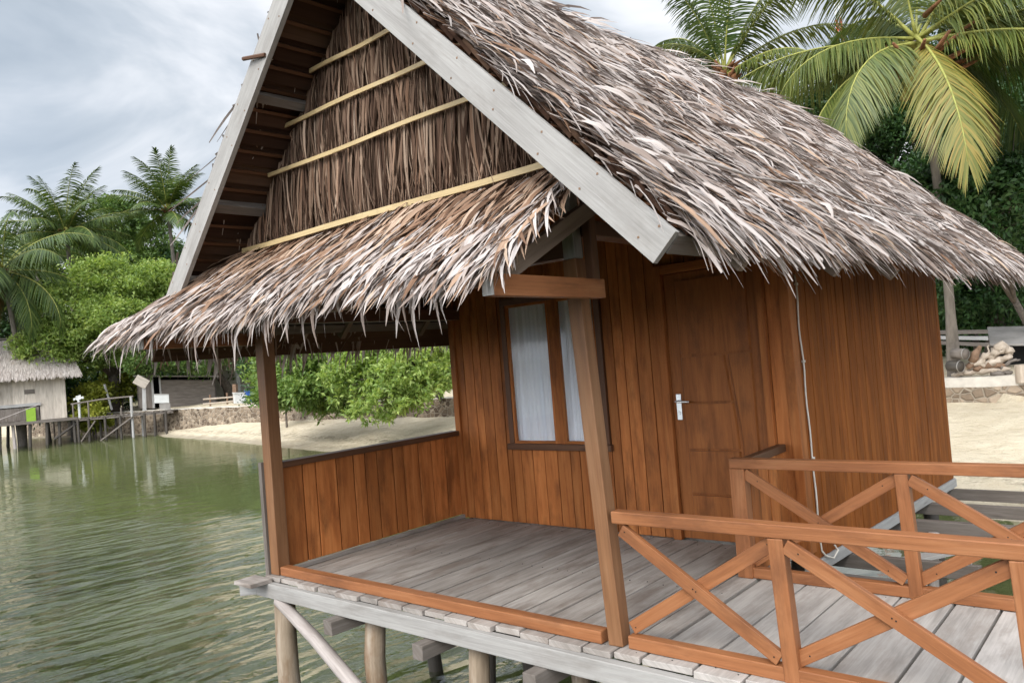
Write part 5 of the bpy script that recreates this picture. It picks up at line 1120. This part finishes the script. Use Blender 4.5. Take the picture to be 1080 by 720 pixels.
def slabbox(name, label, catg, px, py, D, w, d, h, mat, tilt=0.0, extra=None):
    c = dpz(px, py, D); t = thing(name, c, label, catg); mb = MB(); mb.box(c, (vr2*math.cos(tilt) + V((0, 0, math.sin(tilt))))*w, vn2*d, V((0, 0, h))); mb.build('sheet', M[mat], t, bevel=.005); return t, c
for k, (px, py, w, mt, lab) in enumerate(((1016, 350, .55, 'joist', 'topmost grey board of the stack behind the palm trunk'), (1014, 356, .60, 'grey', 'middle grey board of the stack behind the palm trunk'), (1018, 362, .55, 'joist', 'lowest grey board of the stack behind the palm trunk'))):
    t, c = slabbox('stacked_board', lab, 'board', px, py, 23.5, w, .5, .05, mt, -0.03*k)
    mb = MB(); g_ = gz(c.x, c.y); mb.beam((c.x+vr2.x*.3, c.y+vr2.y*.3, g_), (c.x+vr2.x*.3, c.y+vr2.y*.3, c.z-.052), .08, .08, up=(1, 0, 0)); mb.build('support', M['joist'], t)
# lean-to roof
lt = thing('lean_to_shed', dpz(1062, 365, 24), 'low shed with a grey sloping sheet roof behind the driftwood', 'shed')
c = dpz(1066, 354, 24); mb = MB(); mb.box(c, vr2*.50, vn2*0.8 + V((0, 0, .22)), V((0, 0, .03))); mb.build('roof', M['tin'], lt, bevel=.01)
for du in (-.45, .45):
    for dv in (-.75, .75):
        mb = MB(); q = c + vr2*du + vn2*dv; mb.beam((q.x, q.y, gz(q.x, q.y)), (q.x, q.y, c.z+dv*.275-.06), .08, .08, up=(1, 0, 0)); mb.build('post', M['joist'], lt)
mb = MB(); q = c+vn2*.8; mb.box(V((q.x, q.y, (c.z+gz(q.x, q.y))/2)), vr2*.45, vn2*.03, V((0, 0, (c.z-gz(q.x, q.y))/2))); mb.build('back_board', M['black'], lt)
mb = MB(); c = dpz(1078, 392, 21.2); mb.tube([c-V((0, 0, .25)), c+V((0, 0, .17))], [.15, .14], 10, rough=.05); tag(mb.build('tree_stump', M['drift'], None), 'short pale tree stump on the sea wall at the right of the driftwood', 'stump')

# ================================================================== LIGHT
w = bpy.data.worlds.new('World'); SC.world = w; w.use_nodes = True; nt = w.node_tree; nt.nodes.clear()
SUN_EL, SUN_AZ = math.radians(40), math.radians(168)      # azimuth clockwise from +Y
out = nt.nodes.new('ShaderNodeOutputWorld'); bg = nt.nodes.new('ShaderNodeBackground'); bg.inputs['Strength'].default_value = 0.1
sky = nt.nodes.new('ShaderNodeTexSky'); sky.sky_type = 'NISHITA'; sky.sun_disc = False; sky.sun_elevation = SUN_EL; sky.sun_rotation = SUN_AZ; sky.altitude = 0; sky.air_density = 1.0; sky.dust_density = 2.0
tc = nt.nodes.new('ShaderNodeTexCoord'); mp = nt.nodes.new('ShaderNodeMapping'); mp.inputs['Scale'].default_value = (1, 1, 2.2); mp.inputs['Location'].default_value = (0.35, 0.2, 0.1); nt.links.new(tc.outputs['Generated'], mp.inputs['Vector'])
def wn(scale, det, rough, dist=0.0):
    n = nt.nodes.new('ShaderNodeTexNoise'); n.inputs['Scale'].default_value = scale; n.inputs['Detail'].default_value = det; n.inputs['Roughness'].default_value = rough; n.inputs['Distortion'].default_value = dist; nt.links.new(mp.outputs[0], n.inputs['Vector']); return n.outputs['Fac']
def wr(fac, stops):
    r = nt.nodes.new('ShaderNodeValToRGB'); nt.links.new(fac, r.inputs[0])
    while len(r.color_ramp.elements) < len(stops): r.color_ramp.elements.new(.5)
    for e, (p_, c_) in zip(r.color_ramp.elements, stops): e.position = p_; e.color = (*c_, 1)
    return r.outputs[0]
cloud = wr(wn(2.4, 6, 0.52, 0.5), [(0.32, (0.36, 0.43, 0.51)), (0.44, (0.55, 0.61, 0.68)), (0.53, (0.82, 0.85, 0.90)), (0.63, (1.04, 1.05, 1.07))])
sc_ = nt.nodes.new('ShaderNodeVectorMath'); sc_.operation = 'SCALE'; sc_.inputs['Scale'].default_value = 9.6; nt.links.new(cloud, sc_.inputs[0])
# overcast cloud is brightest round the veiled sun
dt = nt.nodes.new('ShaderNodeVectorMath'); dt.operation = 'DOT_PRODUCT'; nt.links.new(tc.outputs['Generated'], dt.inputs[0])
dt.inputs[1].default_value = (math.sin(SUN_AZ)*math.cos(SUN_EL), math.cos(SUN_AZ)*math.cos(SUN_EL), math.sin(SUN_EL))
mr = nt.nodes.new('ShaderNodeMapRange'); mr.interpolation_type = 'SMOOTHSTEP'; nt.links.new(dt.outputs['Value'], mr.inputs['Value'])
mr.inputs['From Min'].default_value = 0.15; mr.inputs['From Max'].default_value = 1.0; mr.inputs['To Min'].default_value = 7.6; mr.inputs['To Max'].default_value = 30.0
nt.links.new(mr.outputs[0], sc_.inputs['Scale'])
cov = wr(wn(1.4, 4, 0.5), [(0.30, (0.80,)*3), (0.5, (0.96,)*3)])
mx_ = nt.nodes.new('ShaderNodeMix'); mx_.data_type = 'RGBA'; nt.links.new(cov, mx_.inputs[0]); nt.links.new(sky.outputs[0], mx_.inputs[6]); nt.links.new(sc_.outputs[0], mx_.inputs[7])
nt.links.new(mx_.outputs[2], bg.inputs['Color']); nt.links.new(bg.outputs[0], out.inputs['Surface'])
sl_ = bpy.data.lights.new('sun', 'SUN'); sl_.energy = 1.5; sl_.angle = math.radians(24); sl_.color = (1.0, 0.95, 0.87)
so = bpy.data.objects.new('sun', sl_); COL.objects.link(so); so.location = (20, -30, 50)
sdv = V((math.sin(SUN_AZ)*math.cos(SUN_EL), math.cos(SUN_AZ)*math.cos(SUN_EL), math.sin(SUN_EL)))
so.rotation_euler = sdv.to_track_quat('Z', 'Y').to_euler()

# ================================================================== CAMERA
cam = bpy.data.cameras.new('camera'); co = bpy.data.objects.new('camera', cam); COL.objects.link(co); SC.camera = co
cam.sensor_fit = 'HORIZONTAL'; cam.sensor_width = 36; cam.lens = F/CW*36; cam.clip_end = 3000; cam.clip_start = 0.05
from mathutils import Matrix
m4 = Matrix([[*R3[0], EYE[0]], [*R3[1], EYE[1]], [*R3[2], EYE[2]], [0, 0, 0, 1]]); co.matrix_world = m4
SC.view_settings.view_transform = 'Standard'; SC.view_settings.look = 'None'; SC.view_settings.exposure = 0.62; SC.view_settings.gamma = 1
SC.render.engine = 'CYCLES'; SC.cycles.use_denoising = True; SC.cycles.max_bounces = 10; SC.cycles.transparent_max_bounces = 12; SC.cycles.sample_clamp_indirect = 6; SC.cycles.caustics_reflective = False; SC.cycles.caustics_refractive = False
SC.render.resolution_x = 1024; SC.render.resolution_y = 682
